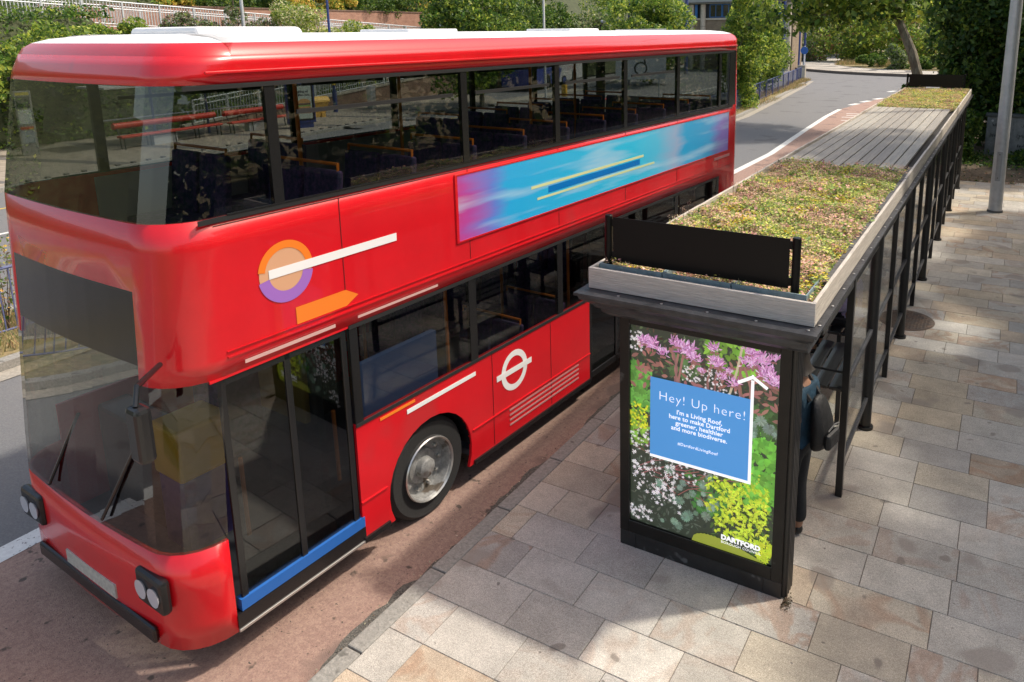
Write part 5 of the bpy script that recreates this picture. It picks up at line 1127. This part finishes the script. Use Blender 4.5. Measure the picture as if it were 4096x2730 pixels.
for (x,y,z0,z1) in [(-.95,1.9,2.36,4.17),(-1.5,3.6,2.36,4.17),(-.95,5.2,2.36,4.17),(-1.5,7.0,2.36,4.17),(-.9,1.55,.36,2.24),(-1.5,2.9,.36,2.24),(-.3,2.9,.36,2.24),(-1.0,4.6,.36,2.24),(-.3,5.0,.36,2.24),(-.3,6.3,.36,2.24)]: g(MB().cyl(x,y,z0,z1,.018,8),'handrail',M_ORP)
g(MB().box(-.16,-.10,1.62,2.55,1.02,1.75),'luggage_screen',mat('screen_blue',(.05,.09,.22),.5)); 
g(MB().box(-WB+.1,-1.35,.62,.9,.36,1.25),'dashboard',M_BK,bevel=.04); g(MB().box(-WB+.08,-1.3,1.75,1.8,.36,2.2),'cab_partition',mat('cab_grey',(.05,.055,.06),.5)); g(MB().box(-WB+.5,-1.5,1.25,1.7,.6,1.6),'driver_seat',M_MOQ,bevel=.05)
g(MB().box(-1.30,-.55,1.55,1.62,.36,2.2),'front_bulkhead',mat('cab_grey'))
g(MB().box(-1.32,-.92,.55,1.0,.98,1.42),'ticket_machine',M_PYL,bevel=.03); g(MB().box(-1.30,-.95,.58,.97,.36,.98),'cab_plinth',mat('plinth_violet',(.10,.07,.24),.7,n=(6,.2))); g(MB().box(-1.25,-.62,1.48,1.545,1.15,1.95),'notice_board',mat('notice_amber',(.35,.22,.02),.6),bevel=.02)
# nearside front door
dr=g(MB().box(-.035,-.01,.42,.47,.30,2.15).box(-.035,-.01,1.43,1.48,.30,2.15).box(-.035,-.01,.925,.975,.30,2.15).box(-.035,-.01,.47,1.43,2.10,2.15).box(-.035,-.01,.47,1.43,.30,.36),'front_door',M_BK,bevel=.004)
MB().box(-.025,-.02,.47,.925,.36,2.10).box(-.025,-.02,.975,1.43,.36,2.10).build('door_glass',M_WG,dr)
for x in (.55,1.35): MB().tube([(-.06,x,.9),(-.07,x,1.5)],.016,8).build('door_handrail',M_ORP,dr)
g(MB().box(-.03,0,.36,1.5,2.152,2.17),'door_header',M_RB)
g(MB().box(-.06,.004,.40,1.52,.40,.49),'blue_step_strip',mat('strip_blue',(.02,.12,.42),.35)); g(MB().box(-.06,.006,.36,1.52,.285,.395),'door_sill',M_BK); g(MB().box(-.05,.016,.36,1.52,.258,.28),'sill_plate',M_ALU,bevel=.004)
# centre exit door
dr=g(MB().box(-.03,-.004,5.0,5.06,.28,2.17).box(-.03,-.004,6.24,6.3,.28,2.17).box(-.03,-.004,5.62,5.68,.28,2.17).box(-.03,-.004,5.06,6.24,2.11,2.17).box(-.03,-.004,5.06,6.24,.28,.36),'exit_door',M_BK,bevel=.004)
MB().box(-.02,-.015,5.06,5.62,.36,2.11).box(-.02,-.015,5.68,6.24,.36,2.11).build('door_glass',M_WG,dr)
# side advert
M_AD=bpy.data.materials.new('side_advert'); M_AD.use_nodes=True; t=M_AD.node_tree; N=t.nodes; L=t.links; bs=N['Principled BSDF']; bs.inputs['Roughness'].default_value=.3; bs.inputs['Coat Weight'].default_value=.4
tc=N.new('ShaderNodeTexCoord'); sp=N.new('ShaderNodeSeparateXYZ'); L.new(tc.outputs['Object'],sp.inputs[0])
rp=N.new('ShaderNodeValToRGB'); mr=N.new('ShaderNodeMapRange'); mr.inputs[1].default_value=2.78; mr.inputs[2].default_value=9.15; L.new(sp.outputs[1],mr.inputs[0]); 
mp=N.new('ShaderNodeMapping'); mp.inputs['Scale'].default_value=(1,.55,6); L.new(tc.outputs['Object'],mp.inputs[0]); no=N.new('ShaderNodeTexNoise'); no.inputs['Scale'].default_value=1.6; no.inputs['Detail'].default_value=4; L.new(mp.outputs[0],no.inputs['Vector'])
ad=N.new('ShaderNodeMath'); ad.operation='MULTIPLY_ADD'; ad.inputs[1].default_value=.10; L.new(no.outputs[0],ad.inputs[0]); L.new(mr.outputs[0],ad.inputs[2]); L.new(ad.outputs[0],rp.inputs[0])
els=[(0.0,(.60,.03,.10)),(.07,(.42,.06,.32)),(.13,(.12,.20,.62)),(.17,(.02,.38,.72)),(.55,(.02,.50,.76)),(.66,(.08,.50,.74)),(.75,(.30,.42,.62)),(.80,(.02,.36,.66)),(.93,(.04,.33,.62)),(1.0,(.22,.16,.50))]
cr=rp.color_ramp
while len(cr.elements)<len(els): cr.elements.new(.5)
for e,(p_,c_) in zip(cr.elements,els): e.position=p_
for e,(p_,c_) in zip(cr.elements,els): e.color=(*c_,1)
n2=N.new('ShaderNodeTexNoise'); n2.inputs['Scale'].default_value=.9; n2.inputs['Detail'].default_value=3; L.new(mp.outputs[0],n2.inputs['Vector']); m2=N.new('ShaderNodeMapRange'); m2.inputs[1].default_value=.52; m2.inputs[2].default_value=.68; m2.inputs[4].default_value=.65; L.new(n2.outputs[0],m2.inputs[0])
mx=N.new('ShaderNodeMix'); mx.data_type='RGBA'; L.new(m2.outputs[0],mx.inputs[0]); L.new(rp.outputs[0],mx.inputs[6]); mx.inputs[7].default_value=(.42,.62,.78,1); L.new(mx.outputs[2],bs.inputs['Base Color'])
MB_=MB().box(.002,.010,2.80,9.12,2.545,3.15); adp=g(MB_,'side_advert',M_AD)
for (y0,y1,z0,z1,c) in [(3.9,6.3,2.83,2.86,(.62,.68,.36)),(4.0,6.6,2.70,2.725,(.58,.66,.36)),(4.2,6.2,2.745,2.815,(.0,.16,.50))]: MB().box(.010,.0115,y0,y1,z0,z1).build('printed_band',mat('pb%d'%int(z0*1000),c,.3),adp)
g(MB().box(.0,.014,2.77,2.80,2.53,3.165).box(.0,.014,9.12,9.15,2.53,3.165).box(.0,.014,2.80,9.12,3.15,3.165).box(.0,.014,2.80,9.12,2.53,2.545),'advert_frame',M_RB)
# panel seams and fixings on the red sides
M_SEAM=mat('seam_dark',(.10,.004,.005),.6)
for x in (.001,-WB-.001):
    s=1 if x>0 else -1; X=(min(x,x+s*.002),max(x,x+s*.002))
    for y in (1.5,2.95,4.4,5.85,7.3,8.75): g(MB().box(*X,y-.003,y+.003,2.34,3.2),'panel_seam',M_SEAM)
    for y in (3.2,4.2,8.2,8.9): g(MB().box(*X,y-.003,y+.003,.32,1.3),'panel_seam',M_SEAM)
    g(MB().box(*X,.5,LB-.3,3.195,3.20),'panel_seam',M_SEAM)
g(MB().box(.001,.004,8.25,8.7,.8,1.15),'filler_flap',M_RB,bevel=.001)
g(MB().box(-.001,.0035,8.95,9.25,.55,1.1),'service_flap',M_RB)
# logo roundels
def annulus(cy,cz,r0,r1,m,nm,x=.004,a0=0,a1=360,par=None):
    b=MB(); n=40; vs=[]
    for k in range(n+1):
        a=R(a0+(a1-a0)*k/n); vs+=[(x,cy+r0*math.cos(a),cz+r0*math.sin(a)),(x,cy+r1*math.cos(a),cz+r1*math.sin(a))]
    b.add(vs,[(2*k,2*k+1,2*k+3,2*k+2) for k in range(n)]); return g(b,nm,m,par)
M_DW=mat('decal_white',(.80,.80,.80),.35,coat=.4); M_DO=mat('decal_orange',(.80,.20,.02),.35); M_DP=mat('decal_purple',(.32,.14,.50),.35)
rd=annulus(3.55,.99,.15,.215,M_DW,'roundel_ring'); MB().box(.004,.0065,3.26,3.84,.965,1.025).build('roundel_bar',M_DW,rd)
annulus(1.0,2.76,.0,.215,mat('decal_sand',(.62,.34,.20),.4),'logo_disc',x=.003); annulus(1.0,2.76,.17,.225,M_DO,'logo_upper_arc',x=.005,a0=10,a1=170); annulus(1.0,2.76,.14,.225,M_DP,'logo_lower_arc',x=.005,a0=190,a1=350); g(MB().box(.005,.0068,.86,2.05,2.735,2.80),'logo_bar',M_DW)
g(MB().add([(.004,1.05,2.34),(.004,1.5,2.34),(.004,1.62,2.40),(.004,1.5,2.47),(.004,1.05,2.47)],[(0,1,2,3,4)]),'orange_marker',M_DO)
g(MB().box(.002,.006,2.05,2.95,1.17,1.21),'white_notice',M_DW); g(MB().box(.002,.006,8.6,9.2,2.44,2.48),'rear_notice',mat('decal_pink',(.5,.2,.2),.4))
g(MB().box(.002,.005,1.75,2.15,1.245,1.27),'orange_line',M_DO); g(MB().box(.0025,.0055,.62,1.38,2.205,2.23).box(.0025,.0055,1.6,2.5,2.205,2.225),'pale_line',mat('decal_pale',(.6,.35,.33),.4))
# front details
for s in (0,1):
    x=-.34-s*(WB-.68)
    hl=g(MB().box(x-.17,x+.17,-.045,.03,.58,.84),'headlight',M_BK,bevel=.03)
    for dx in (-.08,.08): o=MB().lathe([(0,0),(.06,0),(.07,.012),(0,.012)],(0,0,0),20).build('lamp_lens',mat('lens',(.65,.66,.72),.08,.3,spec=.8),hl,smooth=True); o.location=(x+dx,-.045,.71); o.rotation_euler=(R(90),0,0)
g(MB().box(-1.6,-.86,-.035,.01,.42,.53),'number_plate',mat('plate_white',(.42,.42,.38),.5,n=(12,.3))); g(MB().box(-WB+.36,-.36,-.04,.0,.28,.40),'bumper',M_BK,bevel=.02)
for x in (-.85,-1.65): g(MB().tube([(x,-.05,1.08),(x+.45,-.02+.06,1.75)],.012,6),'wiper',M_BK)
g(MB().tube([(-.12,.12,2.36),(.16,-.16,2.40),(.2,-.2,2.3)],.018,8),'mirror_arm',M_BK); g(MB().box(.13,.27,-.24,-.14,1.95,2.3),'mirror',M_BK,bevel=.03)
for y in (9.62,): 
    g(MB().box(-.32,-.12,LB-.0,LB+.02,.9,1.3),'tail_light',mat('tail_red',(.4,.01,.01),.2))
# inside of side panels behind the doors/wheels: dark underframe
g(MB().box(-WB+.6,-.6,.3,LB-.2,.16,.295),'underframe',M_BK)
# ================================================================== PEOPLE
SKIN=mat('skin_tone',(.30,.16,.10),.55,n=(8,.1)); HAIR=mat('hair_dark',(.02,.015,.012),.7,n=(30,.3)); CLO_B=mat('jacket_blue',(.010,.040,.07),.8,n=(6,.3),bump=(20,.5)); CLO_K=mat('trousers_black',(.008,.009,.012),.85,n=(5,.3),bump=(15,.4)); CLO_L=mat('shirt_lilac',(.42,.38,.56),.8,n=(6,.15),bump=(14,.5)); SHOE=mat('shoe_black',(.01,.01,.01),.5); BAG=mat('bag_black',(.008,.008,.009),.6,n=(6,.3),bump=(25,.4))
def person(label,loc,rz,pose,top,sleeve_r=1.18):
    """pose: joints dict in local coords facing +y"""
    t=empty('person',label,'person',loc,rz)
    J=pose; V_=[];E_=[];Rr=[]
    def add(p,r,par=None):
        V_.append(p); Rr.append(r); i=len(V_)-1
        if par is not None: E_.append((par,i))
        return i
    pel=add(J['pelvis'],(.15,.11)); sp_=add(J['waist'],(.13,.10),pel); ch=add(J['chest'],(.155,.11),sp_); nb=add(J['neckb'],(.075,.07),ch); nk=add(J['neck'],.052,nb); h1=add(J['head1'],(.070,.080),nk); h2=add(J['head2'],(.078,.094),h1); h3=add(J['head3'],(.058,.07),h2)
    for s in 'lr':
        sh_=add(J['sh'+s],.062,ch); el=add(J['el'+s],.045,sh_); wr=add(J['wr'+s],.028,el)
        d=(Vector(J['wr'+s])-Vector(J['el'+s])).normalized(); pm=add(tuple(Vector(J['wr'+s])+d*.06),(.038,.018),wr)
        sd=Vector((0,1,0)) if abs(d.y)<.7 else Vector((1,0,0)); sd=(sd-d*sd.dot(d)).normalized(); nn=d.cross(sd)
        for k,(o_,ln) in enumerate(((-.03,.065),(-.01,.078),(.01,.072),(.03,.055))):
            a=Vector(V_[pm])+d*.03+sd*o_; i1=add(tuple(a),.0095,pm); i2=add(tuple(a+d*ln*.55+nn*.006),.009,i1); add(tuple(a+d*ln+nn*.03),.0075,i2)
        a=Vector(J['wr'+s])+d*.03+sd*.035; i1=add(tuple(a),.011,wr); add(tuple(a+d*.045+sd*.018+nn*.01),.009,i1)
        hp=add(J['hp'+s],.088,pel); kn=add(J['kn'+s],.058,hp); an=add(J['an'+s],.038,kn); add(J['to'+s],.032,an)
    me=skin(V_,E_,Rr,0,2); me.materials.append(SKIN); o=bpy.data.objects.new('body',me); COL.objects.link(o); o.parent=t
    def cloth(name,keys,edges,rad,m):
        vv=[J[k] if isinstance(k,str) else k for k in keys]; me=skin(vv,edges,rad,0,2); me.materials.append(m); o=bpy.data.objects.new(name,me); COL.objects.link(o); o.parent=t; return o
    def mid(a,b_,k): return tuple(Vector(J[a]).lerp(Vector(J[b_]),k))
    cloth('jacket',['waist','chest','neckb','shl','ell',mid('ell','wrl',.85),'shr','elr',mid('elr','wrr',.85),mid('waist','pelvis',.8)],[(0,1),(1,2),(1,3),(3,4),(4,5),(1,6),(6,7),(7,8),(0,9)],[(.155,.125),(.18,.135),(.085,.08),.082,.062,.05,.082,.062,.05,(.165,.13)],top)
    cloth('trousers',['pelvis','hpl','knl',mid('knl','anl',.92),'hpr','knr',mid('knr','anr',.92),mid('pelvis','waist',.5)],[(0,1),(1,2),(2,3),(0,4),(4,5),(5,6),(0,7)],[(.16,.125),.108,.082,.068,.108,.082,.068,(.14,.11)],CLO_K)
    hd=Vector(J['head2']); up_=(Vector(J['head3'])-Vector(J['head1'])).normalized(); fwd=Vector(J.get('face',(0,1,0)))
    cloth('hair',[tuple(hd-fwd*.025+up_*.0),tuple(hd-fwd*.015+up_*.06),tuple(hd-fwd*.03-up_*.05)],[(0,1),(0,2)],[(.088,.095),(.072,.08),(.06,.06)],HAIR)
    for s in (-1,1):
        side=up_.cross(fwd)*s
        e=MB().lathe([(0,-.011),(.008,-.008),(.011,0),(.008,.008),(0,.011)],(0,0,0),10).build('eye',mat('eye_white',(.7,.7,.68),.3),t,smooth=True); e.location=hd+fwd*.078+side*.032+up_*.012
        e=MB().lathe([(0,-.03),(.014,-.02),(.018,0),(.014,.02),(0,.03)],(0,0,0),10).build('ear',SKIN,t,smooth=True); e.location=hd+side*.082
    e=MB().prism([(-.014,-.02),(.014,-.02),(.004,.035),(-.004,.035)],0,.03,'y').build('nose',SKIN,t,bevel=.006); e.location=hd+fwd*.08-up_*.01; e.rotation_euler=(0,0,math.atan2(fwd.y,fwd.x)-PI/2)
    e=MB().box(-.024,.024,0,.01,-.005,.005).build('mouth',mat('lips',(.24,.08,.06),.5),t,bevel=.003); e.location=hd+fwd*.074-up_*.052; e.rotation_euler=(0,0,math.atan2(fwd.y,fwd.x)-PI/2)
    for s in 'lr':
        a=Vector(J['an'+s]); c=Vector(J['to'+s]); me=skin([tuple(a-Vector((0,.03,.035))),tuple((a+c)/2-Vector((0,0,.02))),tuple(c)],[(0,1),(1,2)],[(.045,.045),(.046,.04),(.043,.028)],0,2); me.materials.append(SHOE); o=bpy.data.objects.new('shoe',me); COL.objects.link(o); o.parent=t
    return t
stand=dict(pelvis=(0,0,.95),waist=(0,-.01,1.12),chest=(0,-.02,1.33),neckb=(0,-.03,1.46),neck=(0,-.01,1.53),head1=(0,.02,1.58),head2=(0,.035,1.64),head3=(0,.03,1.71),
  shl=(.17,-.02,1.40),ell=(.24,-.04,1.14),wrl=(.20,.14,.97),shr=(-.17,-.02,1.40),elr=(-.24,-.04,1.14),wrr=(-.21,.12,.96),hpl=(.095,0,.88),knl=(.11,.02,.49),anl=(.11,-.02,.09),tol=(.13,.14,.035),hpr=(-.095,0,.88),knr=(-.11,.02,.49),anr=(-.11,-.02,.09),tor=(-.13,.14,.035))
pp=person('person standing inside the shelter in a blue jacket and black trousers',(-1.30,5.80,0),R(78),stand,CLO_B)
def bagmesh(name,label,loc,rz,w_,h,dp,cat='backpack',m=None):
    t=empty(name,label,cat,loc,rz); m=m or BAG
    b=MB(); vs=[];n=6
    for k,(z,sx_,sy) in enumerate([(0,.7,.55),(.06,.95,.9),(.18,1,1),(h*.6,.95,.85),(h*.85,.8,.6),(h,.5,.3)]): vs+=[(-w_/2*sx_,0,z),(w_/2*sx_,0,z),(w_/2*sx_*.85,-dp*sy,z),(-w_/2*sx_*.85,-dp*sy,z)]
    b.add(vs,[(0,1,2,3)]+[(i*4+(k+1)%4,i*4+k,(i+1)*4+k,(i+1)*4+(k+1)%4) for i in range(n-1) for k in range(4)]+[(23,22,21,20)]); o=b.build('pack_body',m,t,smooth=True); s=o.modifiers.new('s','SUBSURF'); s.levels=2; s.render_levels=2
    b=MB().tube([(-w_*.3,-dp*1.02,h*.5),(0,-dp*1.05,h*.56),(w_*.3,-dp*1.02,h*.5)],.006,6); b.build('zip',mat('zip_grey',(.2,.2,.2),.4,.5),t)
    o=MB().box(-w_*.32,w_*.32,-dp*1.12,-dp*.8,.06,h*.42).build('front_pocket',m,t,bevel=.03)
    for s in (-1,1): MB().tube([(s*w_*.25,.0,h*.92),(s*w_*.3,.10,h*1.22),(s*w_*.32,.27,h*.95),(s*w_*.3,.12,h*.2)],.022,6).build('strap',m,t,smooth=True)
    return t
bagmesh('backpack','black backpack worn on the back of the standing person',(-1.165,5.78,.93),R(78),.33,.47,.17)
sit=dict(pelvis=(0,0,.56),waist=(0,-.02,.72),chest=(0,-.02,.94),neckb=(0,-.01,1.07),neck=(0,.02,1.14),head1=(0,.05,1.19),head2=(0,.06,1.25),head3=(0,.055,1.32),
  shl=(.17,-.02,1.0),ell=(.23,.04,.76),wrl=(.14,.26,.70),shr=(-.17,-.02,1.0),elr=(-.23,.04,.76),wrr=(-.14,.26,.70),hpl=(.1,.05,.56),knl=(.12,.44,.54),anl=(.12,.42,.10),tol=(.13,.56,.035),hpr=(-.1,.05,.56),knr=(-.12,.44,.54),anr=(-.12,.42,.10),tor=(-.13,.56,.035))
person('person in a lilac top seated on the bench in the shelter',(-1.56,9.75,0),R(85),sit,CLO_L)
